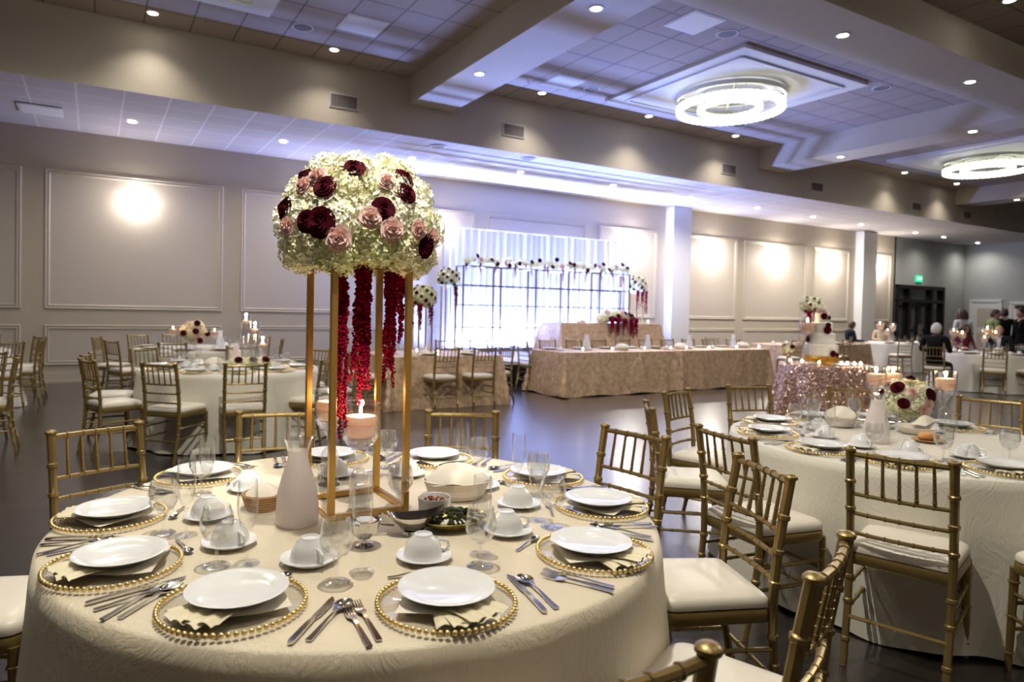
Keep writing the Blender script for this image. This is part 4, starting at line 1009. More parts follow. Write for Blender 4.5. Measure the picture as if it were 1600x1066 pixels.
def garland(root, x0, x1, n, y, z, rnd, hang):
    b = B()
    for i in range(n):
        x = x0+(x1-x0)*(i+.5)/n; florets(b, (x+rnd.uniform(-.03, .03), y+rnd.uniform(-.05, .05), z+rnd.uniform(-.03, .05)), rnd.uniform(.085, .125), M['hydw'], 34, sz=.036, rnd=rnd)
    part('white_blooms', b, root, ang=20)['kind'] = 'stuff'
    for i in range(n):
        x = x0+(x1-x0)*(i+rnd.uniform(.2, .8))/n; b = B(); k = i % 3
        if k < 2: bloom(b, (x, y-.09-rnd.uniform(0, .05), z+rnd.uniform(-.06, .16)), (rnd.uniform(-.4, .4), -1, rnd.uniform(-.1, .7)), .052, M['burg'], 3, 8, .5, rnd); part('burgundy_bloom', b, root)
        else: bloom(b, (x, y-.10, z+rnd.uniform(-.04, .08)), (rnd.uniform(-.4, .4), -1, rnd.uniform(0, .5)), .06, M['pink'], 4, 6, 1., rnd); part('pink_rose', b, root)
    for x in hang:
        b = B(); ropes(b, (x, y-.09, z-.03), rnd.uniform(.22, .42), 4, M['amar'], .022, rnd, .011, .022); part('hanging_amaranth', b, root)
ga = thing('flower_garland', 'long garland of white, pink and burgundy flowers along the top of the gold frame', 'flower garland', (9.26, 12.95, SZ+1.93))
garland(ga, -2.3, 2.42, 26, 0, .09, R, [-2.25, -1.9, -1.5, -1.0, -.55, -.1, .35, .7, 1.05, 1.5, 1.85, 2.2])
def tall_flowers(x, y, z, h, r, label, hang, stand='stand', n=16):
    t = thing('flower_arrangement', label, 'flower arrangement', (x, y, z))
    if stand:
        for sx, sy in ((-1, -1), (1, -1), (1, 1), (-1, 1)): part('leg', B().box((sx*.11, sy*.11, (h-r*.5)/2), (.02, .02, h-r*.5), M[stand]), t, smooth=False)
        part('top_plate', B().box((0, 0, h-r*.5), (.24, .24, .012), M[stand]), t, smooth=False)
    b = B(); ga_ = PI*(3-math.sqrt(5))
    for i in range(12):
        q = 1-1.6*(i+.5)/12; s = math.sqrt(1-q*q); florets(b, (r*.6*s*math.cos(ga_*i), r*.6*s*math.sin(ga_*i), h+q*r*.55), r*.5, M['hydw'] if i % 3 else M['hyd'], 34, sz=r*.16, rnd=R)
    part('white_blooms', b, t, ang=20)['kind'] = 'stuff'
    for i in range(n):
        q = .95-1.5*(i+.5)/n; s = math.sqrt(1-q*q); a = -PI/2+((i*.37) % 1-.5)*3.4
        d = Vector((s*math.cos(a), s*math.sin(a), q)); b = B(); bloom(b, Vector((0, 0, h))+Vector((d.x*r*1.02, d.y*r*1.02, d.z*r*1.0)), d, r*.155, M['burg'], 3, 8, .5, R); part('burgundy_bloom', b, t)
    for dx, dy, L in hang:
        b = B(); ropes(b, (dx, dy, h-r*.6), L, 6, M['amar'], r*.14, R, .014, .022); part('hanging_amaranth', b, t)
    return t
tall_flowers(6.52, 12.75, SZ, 1.62, .24, 'white and burgundy flower dome on a tall stand left of the gold frame', ((.12, -.12, .5),))
tall_flowers(11.88, 12.8, SZ, 1.66, .24, 'white and burgundy flower dome on a tall stand right of the gold frame', ((-.12, -.16, .5), (.05, -.16, .45), (.2, -.12, .6)))
tall_flowers(4.42, 9.5, TH, .86, .20, 'tall white and burgundy flower arrangement on the champagne table left of the stage', ((.1, -.1, .35), (-.1, -.12, .4)))
# sweetheart table
sw = thing('flower_arrangement', 'low cream flower mound with crimson tassels spilling over the sweetheart table', 'flower arrangement', (10.28, 11.78, SZ+.732))
b = B()
for i in range(14): florets(b, (-.34+.68*(i % 7)/6, (-.06 if i < 7 else .06), .10+.07*math.sin(PI*(i % 7)/6)), .115, M['hydw'] if i % 3 else M['hyd'], 36, sz=.036, rnd=R)
part('cream_blooms', b, sw, ang=20)['kind'] = 'stuff'
for i in range(14):
    x = -.42+.84*((i*.381) % 1); z = .10+R.uniform(-.03, .16); b = B(); bloom(b, (x, -.20-.05*R.random(), z), (x, -1, .4), .055, M['burg'] if i % 4 else M['pink'], 3, 8, .5, R); part('burgundy_bloom' if i % 4 else 'pink_rose', b, sw)
for x, L in ((-.34, .34), (-.15, .40), (.04, .36), (.24, .44), (.38, .42)):
    b = B(); ropes(b, (x, -.31, .10), L, 7, M['amar'], .04, R, .017, .022); part('hanging_amaranth', b, sw)
# ---------------------------------------------------------------- things on the far tables
def mk_simple_glass():
    b = B(); b.lathe([(0, .08), (.02, .09), (.036, .12), (.036, .15), (.030, .19)], M['water'], 12); b.lathe([(0, .08), (.004, .06), (.004, .012), (.034, .002), (0, 0)], M['glass'], 10); return b
SG = one('wine_glass', mk_simple_glass())
SF = one('wine_flute', B().lathe([(0, .09), (.022, .12), (.027, .17), (.024, .23)], M['glass'], 10).lathe([(0, .09), (.004, .07), (.004, .012), (.033, .002), (0, 0)], M['glass'], 10))
PS = one('plate_stack', B().lathe([(0, .002), (.13, .004), (.16, .012), (.16, .016), (0, .010)], M['bead'], 24).lathe([(0, .010), (.07, .012), (.112, .03), (.11, .034), (0, .018)], M['china'], 24))
NW = one('folded_napkin', B().lathe([(.075, 0), (.07, .03), (.04, .075), (.012, .085), (0, .085)], M['napwhite'], 14, flut=(5, .12)))
CF = one('cup_on_saucer', B().lathe([(0, .004), (.05, .006), (.076, .016), (.05, .01), (.0445, .008), (.042, .03), (.034, .052), (.022, .066), (0, .067)], M['china'], 18))
CARF = one('carafe', B().lathe([(0, .002), (.066, .004), (.066, .06), (.052, .14), (.034, .20), (.034, .235), (.044, .272), (.04, .272)], M['frost2'], 18))
BSF = one('bread_basket', B().lathe([(0, .002), (.11, .004), (.135, .05), (.13, .07), (.10, .10), (.05, .118), (0, .122)], M['napwhite'], 22, sx=1.25, sy=.9))
def row_of(proto, pts, z, text, cat, group):
    ordinals([proto.place((x, y, z), R.uniform(0, 6), '', cat, group) for x, y in pts], text)
hz = TH+.002
row_of(CARF, ((7.75, 9.62), (9.28, 9.66), (10.35, 9.62), (11.75, 9.70)), hz, 'white frosted carafe on the long head table, {} of four', 'carafe', 'carafes on the head table')
row_of(BSF, ((8.45, 9.45), (10.0, 9.5), (11.95, 9.62)), hz, 'cream cloth-covered bread basket on the long head table, {}', 'bread basket', 'bread baskets on the head table')
HX = [7.12+.64*i for i in range(8)]
row_of(SG, [(x+.12, 9.66+.05*(i % 2)) for i, x in enumerate(HX)], hz, 'clear wine glass on the long head table, {} in the row', 'glass', 'glasses on the head table')
row_of(SF, [(x+.22, 9.78) for x in HX], hz, 'slim clear flute on the long head table, {} in the row', 'glass', 'flutes on the head table')
row_of(PS, [(x, 9.86) for x in HX], hz, 'white plate on a gold charger on the head table, {}', 'plate', 'plates on the head table')
row_of(CF, [(x+.02, 9.58) for x in HX], hz, 'white cup and saucer on the long head table, {} in the row', 'cup', 'cups on the head table')
row_of(tl, [(7.35, 9.22), (8.0, 9.2), (8.78, 9.22), (9.42, 9.2), (9.85, 9.22), (10.5, 9.24), (11.3, 9.24), (12.0, 9.26)], hz, 'lit tealight along the front edge of the long head table, {}', 'candle', 'tealights on the head table')
row_of(tl, [(9.2, 11.8), (9.65, 11.78), (10.95, 11.78), (11.35, 11.82)], SZ+.732, 'lit tealight on the raised sweetheart table, {}', 'candle', 'tealights on the sweetheart table')
row_of(SF, [(8.9, 11.95), (9.0, 12.05), (9.45, 11.95), (11.1, 11.95), (11.2, 12.0)], SZ+.732, 'clear flute on the raised sweetheart table, {}', 'glass', 'flutes on the sweetheart table')
BSF.place((9.38, 11.85, SZ+.732), 0, 'small bread basket on the raised sweetheart table', 'bread basket', None, .7)
def far_setting(tx, c, r, angs, tbl, nm):
    gl, fl, pl, cp = [], [], [], []
    for a in angs: gl.append(pol(c, r*.68, a+9)); fl.append(pol(c, r*.62, a-7)); pl.append(pol(c, r*.84, a)); cp.append(pol(c, r*.60, a+2))
    row_of(PS, pl, hz, 'plate on gold charger on the %s, {}' % tbl, 'plate', 'plates on the '+nm)
    row_of(SG, gl, hz, 'clear wine glass on the %s, {}' % tbl, 'glass', 'glasses on the '+nm)
    row_of(SF, fl, hz, 'slim clear flute on the %s, {}' % tbl, 'glass', 'flutes on the '+nm)
    row_of(CF, cp, hz, 'white cup on the %s, {}' % tbl, 'cup', 'cups on the '+nm)
far_setting(0, T4, .93, (206, 248, 285, 320, 350, 35, 160), 'round table by the left wall', 'table by the left wall')
far_setting(0, T7, .93, (150, 185, 215, 245, 275, 305, 100), 'white table on the far right', 'far right table')
far_setting(0, T9, .93, (200, 240, 280, 320), 'white table by the dark double doors', 'table by the doors')
row_of(SG, [(3.9, 9.2), (4.05, 9.7), (4.8, 9.2), (5.0, 9.6), (5.25, 9.25), (3.85, 9.8)], hz, 'clear wine glass on the champagne table left of the stage, {}', 'glass', 'glasses on the champagne table')
row_of(SF, [(4.0, 9.35), (4.62, 9.15), (5.15, 9.1), (4.7, 9.75)], hz, 'slim clear flute on the champagne table left of the stage, {}', 'glass', 'flutes on the champagne table')
row_of(NW, [(4.05, 9.0), (4.3, 9.12), (4.95, 9.05), (5.2, 9.85)], hz, 'cream folded napkin on the champagne table left of the stage, {}', 'napkin', 'napkins on the champagne table')
row_of(PS, [(4.3, 8.98), (4.94, 8.98), (5.27, 9.45), (3.83, 9.45)], hz, 'plate on gold charger on the champagne table left of the stage, {}', 'plate', 'plates on the champagne table')
row_of(tl, [(4.62, 9.35), (4.28, 9.38)], hz, 'lit tealight beside the tall flowers on the champagne table, {}', 'candle', 'tealights on the champagne table')
xs = [14.5+.5*i for i in range(7)]
row_of(SG, [(x, 10.65) for x in xs], hz, 'clear wine glass on the long champagne table by the far wall, {}', 'glass', 'glasses on the far long table')
row_of(PS, [(x+.2, 10.55) for x in xs], hz, 'white plate on the long champagne table by the far wall, {}', 'plate', 'plates on the far long table')
row_of(CF, [(x+.1, 10.85) for x in xs], hz, 'white cup on the long champagne table by the far wall, {}', 'cup', 'cups on the far long table')
# centrepieces with candles on the left tables, far right tables
def mk_cyl(h):
    r = link('cylinder_vase', None)
    part('vase', B().lathe([(0, .004), (.05, .004), (.052, .01), (.052, h), (.050, h), (.05, .02), (0, .012)], M['cutglass'], 22), r)
    part('water', B().lathe([(0, .014), (.0485, .016), (.0485, h-.11), (0, h-.109)], M['water'], 18), r)
    c = part('candle', B().lathe([(0, h-.12), (.038, h-.115), (.042, h-.09), (.036, h-.085), (0, h-.088)], M['wax'], 18), r)
    part('flame', B().lathe([(0, h-.086), (.008, h-.078), (.011, h-.062), (.005, h-.044), (0, h-.035)], M['flamew'], 8), c)
    return r
for h, x, y, l in ((.60, 1.50, 7.95, 'tallest clear cylinder vase with floating candle on the left middle table'), (.50, 1.62, 8.05, 'middle clear cylinder vase with floating candle on the left middle table'), (.34, 1.66, 7.82, 'shortest cylinder vase with floating candle, right of the taller two')):
    o = mk_cyl(h); o.location = (x, y, TH); tag(o, l, 'vase', 'cylinder candle vases'); light('candle_lamp', 'POINT', (0, 0, h-.02), 1.2, (1., .66, .36), .015, parent=o)
lf = thing('flower_arrangement', 'low cluster of cream and burgundy flowers at the foot of the cylinder vases', 'flower arrangement', (1.46, 7.48, TH))
b = B()
for i in range(6): florets(b, (-.16+.064*i, .02*(i % 2), .055), .07, M['hyd'], 50, sz=.022, rnd=R)
part('cream_blooms', b, lf, ang=20)['kind'] = 'stuff'
for x in (-.13, .02, .15):
    b = B(); bloom(b, (x, -.06, .105), (x, -.7, .8), .042, M['burg'], 4, 10, .5, R); part('burgundy_bloom', b, lf)
fb2 = thing('flower_ball', 'round blush pink flower ball with burgundy blooms on the table by the left wall', 'flower arrangement', (1.32, 11.0, TH))
part('vase', B().lathe([(0, .004), (.06, .004), (.03, .05), (.03, .1), (.07, .16), (.066, .16), (0, .1)], M['glass'], 16), fb2)
b = B()
for i in range(12):
    ga_ = PI*(3-math.sqrt(5)); q = 1-2*(i+.5)/12; s = math.sqrt(1-q*q); florets(b, (.11*s*math.cos(ga_*i), .11*s*math.sin(ga_*i), .26+.10*q), .09, M['blush'] if i % 3 else M['hydw'], 40, sz=.026, rnd=R)
part('blush_blooms', b, fb2, ang=20)['kind'] = 'stuff'
for x, z in ((.0, .28), (.02, .40), (-.16, .25), (.17, .24), (.06, .14)):
    b = B(); bloom(b, (x, -.19+abs(x)*.5, z), (x*2, -1, .3), .045, M['burg'], 3, 8, .5, R); part('burgundy_bloom', b, fb2)
for x, y, s, l in ((1.02, 10.9, .95, 'left stemmed candle beside the blush flower ball on the table by the left wall'), (1.36, 11.28, 1.05, 'stemmed candle just behind the blush flower ball on the table by the left wall'), (1.60, 10.92, .86, 'right stemmed candle beside the blush flower ball on the table by the left wall')):
    candle(x, y, l, power=.8, sc=s, group='candles on the table by the left wall')
CARF.place((1.75, 11.35, hz), 0, 'white frosted carafe on the table by the left wall', 'carafe', None)
for x, y, s, l in ((16.42, 7.05, 1.55, 'tallest candle of the trio on the far right white table'), (16.62, 6.98, 1.3, 'right candle of the trio on the far right white table'), (16.2, 7.0, 1.0, 'lowest candle of the trio on the far right white table'), (16.55, 7.75, 1.35, 'candle glowing just right of the white-haired man on the far right table'), (16.72, 7.66, 1.2, 'second candle right of the white-haired man on the far right table'),
                   (19.34, 10.95, 1.6, 'tallest candle of the trio in front of the dark double doors'), (19.9, 10.9, 1.5, 'right candle of the trio in front of the dark double doors'), (19.1, 10.6, 1.1, 'lowest candle of the trio in front of the dark double doors')):
    candle(x, y, l, power=.8, sc=s, group='candles on the far right tables')
cl = thing('flower_arrangement', 'low cream and burgundy flower cluster at the foot of the far right candle trio', 'flower arrangement', (16.3, 6.75, TH))
b = B()
for i in range(4): florets(b, (-.12+.08*i, 0, .055), .07, M['hydw'], 40, sz=.026, rnd=R)
part('cream_blooms', b, cl, ang=20)['kind'] = 'stuff'
b = B(); bloom(b, (0, -.07, .09), (-.6, -.6, .6), .045, M['burg'], 3, 8, .5, R); part('burgundy_bloom', b, cl)

# ---------------------------------------------------------------- wedding cake
CK = (9.35, 6.14)
ck = thing('wedding_cake', 'white tiered wedding cake on a gold stand with burgundy flowers on its tiers', 'cake', (CK[0], CK[1], TH))
part('cake_stand', B().lathe([(0, .002), (.24, .002), (.25, .012), (.23, .03), (.235, .07), (.26, .10), (.265, .115), (0, .116)], M['cakegold'], 48, flut=(24, .006)), ck, 'shiny gold drum stand')
zz = .116
for i, (r, h) in enumerate(((.225, .17), (.185, .165), (.145, .16), (.10, .15))):
    P = [(0, zz), (r, zz)]
    for j in range(1, 5): P += [(r, zz+h*j/5-.004), (r-.004, zz+h*j/5), (r, zz+h*j/5+.004)]
    P += [(r, zz+h-.012), (r-.012, zz+h), (0, zz+h)]
    part('tier', B().lathe(P, M['frosting'], 40), ck); zz += h
cd = Vector((-CK[0], -CK[1], 0)).normalized(); rt = Vector((-cd.y, cd.x, 0))
def on_cake(s, r, z): d = (cd*math.sqrt(1-s*s)+rt*s); return Vector((d.x*(r+.02), d.y*(r+.02), z)), d
for s, r, z, q in ((.62, .225, .16, .048), (.80, .235, .14, .036), (-.82, .19, .36, .05), (.42, .15, .50, .056), (.5, .14, .57, .04), (.2, .10, .70, .046), (.75, .10, .68, .03)):
    p, d = on_cake(s, r, z); b = B(); bloom(b, p, d, q, M['burg'], 4, 9, .5, R); part('burgundy_flower', b, ck)
for s, z in ((.1, .775), (-.5, .775), (.5, .765), (0, .81)):
    p, d = on_cake(s, .04, z); b = B(); bloom(b, p, d+Vector((0, 0, 1)), .05, M['pink'] if s else M['hydw'], 4, 6, 1., R); part('top_rose', b, ck)
tall_flowers(9.60, 6.50, TH, .85, .15, 'white and burgundy flower arrangement with crimson tassels standing just behind the wedding cake', ((-.15, -.08, .26), (-.05, -.12, .22)), 'glass', 12)
candle(9.16, 6.24, 'tall candle holder with a lit candle at the left of the wedding cake', power=.9, sc=1.85, group='candles on the cake table')
fc = thing('flower_vase', 'little rose vase with cream and burgundy blooms on the left of the cake table', 'vase', (8.98, 6.42, TH))
part('vase', B().lathe([(0, .002), (.04, .002), (.025, .06), (.022, .12), (.04, .17), (.036, .17), (0, .1)], M['rose'], 20), fc)
b = B()
for i in range(4): florets(b, (-.06+.04*i, .015*(i % 2), .20), .05, M['hyd'], 40, sz=.022, rnd=R)
part('cream_blooms', b, fc, ang=20)['kind'] = 'stuff'
for s in (-.05, .06):
    b = B(); q = rt*s+cd*.055; bloom(b, (q.x, q.y, .225+abs(s)*.2), cd+Vector((0, 0, .5)), .034, M['burg'], 3, 8, .5, R); part('burgundy_bloom', b, fc)
pts = []
for s, f in ((-.46, .36), (-.30, .47), (-.08, .55), (.20, .52), (.27, .48), (.36, .42), (.44, .32)):
    q = rt*s+cd*f; pts.append((9.4+q.x, 6.1+q.y))
row_of(tl, pts, TH+.001, 'lit tealight along the front of the rose gold cake table, {}', 'candle', 'tealights on the cake table')
pl = [rt*s+cd*f for s, f in ((-.20, .36), (.16, .40))]
row_of(one('cake_plates', B().lathe([(0, 0), (.06, 0), (.10, .012), (.10, .016), (.06, .012), (.06, .02), (.10, .03), (.098, .034), (0, .026)], M['china'], 24)), [(9.4+q.x, 6.1+q.y) for q in pl], TH+.001, 'stack of white plates at the foot of the wedding cake, {}', 'plate', 'cake plate stacks')
# ------------------------------------------------------------------ guests
def skinmesh(J, E, order):
    """one continuous body from joints {name: (co, rx, ry)} and bones"""
    me = bpy.data.meshes.new('skel'); ix = {n: i for i, n in enumerate(order)}
    me.from_pydata([J[n][0] for n in order], [(ix[a], ix[b]) for a, b in E], [])
    o = bpy.data.objects.new('skel', me); C.objects.link(o)
    md = o.modifiers.new('s', 'SKIN'); md.use_smooth_shade = True; md.branch_smoothing = .4
    for i, n in enumerate(order): me.skin_vertices[0].data[i].radius = J[n][1:]
    me.skin_vertices[0].data[0].use_root = True
    sd = o.modifiers.new('d', 'SUBSURF'); sd.levels = 2
    bpy.context.view_layer.update()
    r = bpy.data.meshes.new_from_object(o.evaluated_get(bpy.context.evaluated_depsgraph_get())); bpy.data.objects.remove(o); return r
def seg(p, a, b):
    a, b = Vector(a), Vector(b); d = b-a; t = max(0, min(1, (p-a).dot(d)/d.length_squared)); return (p-a-d*t).length
def person(nm_label, loc, face, pose, hair, hairm, top, bottom, shirt=None, sleeves=True, turn=0., female=False, long=False, bald=False, lean=0., arms='lap', sc=1., jacket=False):
    w = .9 if female else 1.
    if pose == 'sit':
        ph, ch, nk, hd = (0, -.05, .55), (0, -.09+lean*.5, .86), (0, -.06+lean, 1.10), (0, -.02+lean*1.1, 1.225); shz = 1.05
        hip, kn, an, toe = (.095, .0, .53), (.12, .40, .52), (.13, .42, .09), (.14, .55, .035)
    else:
        ph, ch, nk, hd = (0, 0, .95), (0, -.02+lean*.5, 1.25), (0, 0+lean, 1.47), (0, .03+lean, 1.60); shz = 1.41
        hip, kn, an, toe = (.09, 0, .90), (.10, .02, .50), (.10, -.02, .08), (.11, .12, .03)
    J = {'ph': (ph, .165*w, .115), 'wa': ((0, (ph[1]+ch[1])/2-.01, (ph[2]+ch[2])/2), .145*w, .105), 'ch': (ch, .175*w, .125), 'ub': ((0, (ch[1]+nk[1])/2, shz+.005), .13*w, .095), 'nk': (nk, .056, .058)}
    E = [('ph', 'wa'), ('wa', 'ch'), ('ch', 'ub'), ('ub', 'nk')]
    kinds = {'ph': 'b', 'wa': 't', 'ch': 't', 'ub': 't', 'nk': 's'}
    for s, n in ((-1, 'l'), (1, 'r')):
        sh = (s*.185*w, nk[1]-.02, shz)
        if pose == 'sit':
            el, wr = ((s*.25*w, ch[1]+.06, .80), (s*.15, .24, .80)) if arms == 'lap' else ((s*.235*w, ch[1]+.02, .79), (s*.20*w, .16, .66))
        elif arms == 'fold': el, wr = (s*.25*w, .04, 1.12), (s*.06, .20, 1.12)
        else: el, wr = (s*.25*w, -.03, 1.13), (s*.24*w, .05, .89)
        hv = (Vector(wr)-Vector(el)).normalized(); ha = tuple(Vector(wr)+hv*.085)
        J.update({'sh'+n: (sh, .068*w, .07*w), 'el'+n: (el, .046*w, .046*w), 'wr'+n: (wr, .030*w, .032*w), 'ha'+n: (ha, .036*w, .020)})
        E += [('ub', 'sh'+n), ('sh'+n, 'el'+n), ('el'+n, 'wr'+n), ('wr'+n, 'ha'+n)]
        H_ = (s*hip[0], *hip[1:]); K_ = (s*kn[0], *kn[1:]); A_ = (s*an[0], *an[1:]); O_ = (s*toe[0], *toe[1:])
        J.update({'hi'+n: (H_, .095*w, .10), 'kn'+n: (K_, .066*w, .068), 'an'+n: (A_, .045, .05), 'to'+n: (O_, .042, .03)})
        E += [('ph', 'hi'+n), ('hi'+n, 'kn'+n), ('kn'+n, 'an'+n), ('an'+n, 'to'+n)]
    order = list(J)
    me = skinmesh(J, E, order)
    mats = [top, bottom, M['skin'], M['black'], shirt or top]
    for m in mats: me.materials.append(m)
    def bone_mat(a, b):
        if b[:2] == 'nk': return 2
        if a[:2] in ('wr',): return 2
        if a[:2] == 'el' and not sleeves: return 2
        if a[:2] == 'sh' and not sleeves and not female: return 2
        if a[:2] in ('hi', 'kn'): return 1
        if a[:2] == 'an': return 3
        if b[:2] == 'hi': return 1
        return 0
    bl = [(J[a][0], J[b][0], bone_mat(a, b)) for a, b in E]
    for p in me.polygons:
        q = p.center; k = min(bl, key=lambda t: seg(q, t[0], t[1]))[2]
        if shirt and k in (0, 2) and abs(q.x) < .055*(1-(shz+.03-q.z)*1.6) and q.y > ch[1]+.05 and shz-.32 < q.z < shz+.03: k = 4
        p.material_index = k; p.use_smooth = True
    # head with face, ears and fingers joined to the same mesh
    b = B(); hc = Vector(hd); T = Matrix.Rotation(turn, 3, 'Z')
    v, f = [], []; n, kk = 20, 16
    for i in range(kk+1):
        a = -PI/2+PI*i/kk
        for j in range(n):
            h = 2*PI*j/n; x, y, z = math.cos(a)*math.sin(h), math.cos(a)*math.cos(h), math.sin(a)
            X, Y, Z = x*.074, y*.094, z*.116
            if z < 0: X *= 1+.22*z; Y = Y*(1+.10*z)+(.010 if y > 0 else -.0)*-z
            fr = max(0, y)**3
            Y += fr*(.022*math.exp(-((z+.18)/.16)**2-(x/.20)**2)-.012*math.exp(-((z-.06)/.12)**2-((abs(x)-.36)/.2)**2)+.008*math.exp(-((z+.52)/.09)**2-(x/.35)**2)+.008*math.exp(-((z+.85)/.14)**2))
            v.append(tuple(T @ Vector((X, Y, Z))+hc))
    for i in range(kk):
        for j in range(n): f.append((i*n+j, i*n+(j+1) % n, (i+1)*n+(j+1) % n, (i+1)*n+j))
    b.add(v, f, M['skin'])
    for s in (-1, 1):
        b.sph(tuple(T @ Vector((s*.030, .080, .008))+hc), .010, M['eye'], 8, 6); b.sph(tuple(T @ Vector((s*.076, -.005, -.01))+hc), .028, M['skin'], 8, 6, (.35, .7, 1.))
    b.sph(tuple(T @ Vector((0, .092, -.060))+hc), .020, M['burgdress'] if female else M['bread'], 8, 5, (1.1, .3, .28))
    for s, nn in ((-1, 'l'), (1, 'r')):
        wr, ha = Vector(J['wr'+nn][0]), Vector(J['ha'+nn][0]); d = (ha-wr).normalized(); sd_ = Vector((1, 0, 0)); sd_ = (sd_-d*sd_.dot(d)).normalized(); up = d.cross(sd_)
        if up.z > 0: up = -up
        for i in range(4):
            r0 = ha+sd_*(-.026+.0175*i)-d*.02; L = (.062, .075, .070, .054)[i if s < 0 else 3-i]
            b.tube([r0, r0+d*L*.5+up*.004, r0+d*L*.8+up*.014, r0+d*L+up*.026], [.0085, .0082, .0075, .0055], M['skin'], 6)
        r0 = wr+d*.035; b.tube([r0, r0-sd_*s*.030+d*.02, r0-sd_*s*.038+d*.048+up*.008], [.010, .009, .007], M['skin'], 6)
    hm = b.mesh('head')
    import bmesh
    bm = bmesh.new(); bm.from_mesh(me); nb = len(me.materials)
    for m in hm.materials: me.materials.append(m)
    hm2 = hm.copy()
    for p in hm2.polygons: p.material_index += nb
    bm.from_mesh(hm2); bm.to_mesh(me); bm.free(); me.update()
    me.name = 'person'
    o = link('person', me, loc, rad(face)-PI/2); tag(o, nm_label, 'person')
    if sc != 1: o.scale = (sc, sc, sc)
    # hair
    b = B(); v, f = [], []; n, kk = 22, 12
    lowest = -.80 if bald else -.35
    for i in range(kk+1):
        for j in range(n):
            h = 2*PI*j/n; back = .5-.5*math.cos(h)                      # 0 at the face, 1 at the nape
            lo = .62-(1.15 if not bald else 1.05)*min(1, back*1.5); hi = 1. if not bald else .18+.0*back
            z = lo+(hi-lo)*i/kk; q = math.sqrt(max(0, 1-min(.999, z)**2)); k = 1.10+(.10 if female else .03)
            Z = z*.116*k
            v.append(tuple(T @ Vector((q*math.sin(h)*.076*k, q*math.cos(h)*.096*k-.006, Z))+hc))
    for i in range(kk):
        for j in range(n):
            if bald and (j < 6 or j > 16): continue
            f.append((i*n+j, i*n+(j+1) % n, (i+1)*n+(j+1) % n, (i+1)*n+j))
    b.add(v, f, hairm)
    if long:
        for s in range(9):
            a = PI*(.28+1.44*s/8); p = Vector((math.sin(a)*.085, math.cos(a)*.098, .03))
            b.tube([tuple(T @ (p+Vector((0, 0, 0)))+hc), tuple(T @ (p*1.15+Vector((0, -.01, -.12)))+hc), tuple(T @ (p*1.2+Vector((0, -.015, -.26 if long == 2 else -.17)))+hc)], [.034, .036, .016], hairm, 7)
    part('hair', b, o)
    if jacket:   # lapels, collar, jacket skirt
        c = B()
        for s in (-1, 1):
            c.add([(s*.015, ch[1]+.135, shz-.30), (s*.05, nk[1]+.075, shz+.03), (s*.10, nk[1]+.085, shz-.06), (s*.075, ch[1]+.14, shz-.16), (s*.015, ch[1]+.145, shz-.30), (s*.05, nk[1]+.085, shz+.03), (s*.10, nk[1]+.095, shz-.06), (s*.075, ch[1]+.15, shz-.16)], [(0, 1, 2, 3), (7, 6, 5, 4), (0, 4, 5, 1), (1, 5, 6, 2), (2, 6, 7, 3), (3, 7, 4, 0)], top)
        c.tube([(-.062, nk[1]+.05, shz+.035), (-.07, nk[1]-.03, shz+.055), (0, nk[1]-.072, shz+.065), (.07, nk[1]-.03, shz+.055), (.062, nk[1]+.05, shz+.035)], .014, top, 8)
        part('jacket_collar', c, o)
        c = B(); c.tube([(-.056, nk[1]+.035, nk[2]-.015), (-.06, nk[1]-.02, nk[2]+.0), (0, nk[1]-.062, nk[2]+.01), (.06, nk[1]-.02, nk[2]), (.056, nk[1]+.035, nk[2]-.015)], .012, M['shirt'], 8); part('shirt_collar', c, o)
    if female and pose != 'sit':
        c = B(); pr = []
        for i in range(10):
            u = i/9; pr.append((.150-.02*math.sin(u*PI)*0+.07*(1-u), .55+.50*u))
        c.lathe(pr, top, 28, sx=1.05, sy=.85); part('skirt', c, o)
    return o
person('white-haired man in dark suit seated with back to the viewer at far right', (14.66, 7.18, 0), 8, 'sit', 1, M['hairw'], M['suit'], M['suit'], M['shirt'], jacket=True, lean=.03, arms='lap', sc=1.02, turn=-.25)
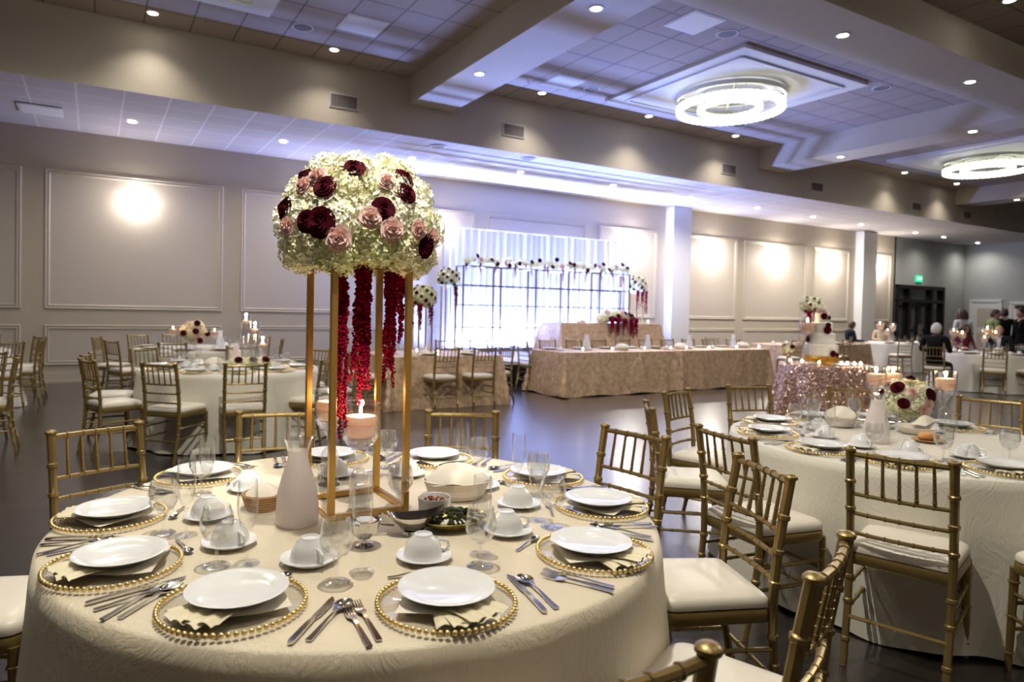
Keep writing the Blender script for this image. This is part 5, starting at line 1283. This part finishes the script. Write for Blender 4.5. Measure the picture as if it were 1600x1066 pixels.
person('man with short reddish hair in a navy suit seated before the far wall', (18.6, 11.28, 0), 325, 'sit', 1, M['hairbr'], M['navy'], M['navy'], M['shirt'], jacket=True, turn=.3)
person('dark-haired woman in a cream top seated beside the dark double doors', (20.75, 11.68, 0), 223, 'sit', 1, M['hairb'], M['cream'], M['cream'], female=True, long=1, turn=.5)
person('woman in a sleeveless white dress standing with her back to the viewer', (18.88, 8.65, 0), 60, 'stand', 1, M['hairbr'], M['dress'], M['dress'], female=True, sleeves=False, long=1)
person('woman with long reddish hair and a burgundy top seated behind the far right table', (17.72, 8.06, 0), 235, 'sit', 1, M['hairbr'], M['burgdress'], M['burgdress'], female=True, long=2, turn=.25)
person('standing man in an olive green shirt behind the far right table', (19.0, 8.05, 0), 320, 'stand', 1, M['hairb'], M['greenshirt'], M['charcoal'], lean=.03, turn=-.6)
person('dark-suited man standing with back to the viewer, near the right edge', (19.7, 8.1, 0), 40, 'stand', 1, M['hairb'], M['suit'], M['suit'], jacket=True, sc=1.02)
person('dark-suited person standing at the very right edge of the photo', (19.3, 7.58, 0), 150, 'stand', 1, M['hairb'], M['suit'], M['suit'], jacket=True, sc=1.02)
person('balding man in a charcoal jacket leaning at the right side of the far right table', (17.45, 7.25, 0), 190, 'sit', 1, M['hairw'], M['charcoal'], M['charcoal'], M['shirt'], jacket=True, bald=True, turn=.4, lean=.06)
# ------------------------------------------------------------------ world and view
wd = bpy.data.worlds.new('world'); S.world = wd; wd.use_nodes = True
bg = wd.node_tree.nodes['Background']; bg.inputs[0].default_value = (1., .9, .8, 1); bg.inputs[1].default_value = .02
vs = S.view_settings; vs.view_transform = 'Standard'; vs.look = 'None'; vs.gamma = 1.; vs.use_curve_mapping = False; vs.exposure = .7
cy = S.cycles
cy.max_bounces = 7; cy.diffuse_bounces = 3; cy.glossy_bounces = 3; cy.transmission_bounces = 4; cy.transparent_max_bounces = 24
cy.caustics_reflective = False; cy.caustics_refractive = False; cy.sample_clamp_indirect = 4.; cy.sample_clamp_direct = 0.
cy.use_denoising = True
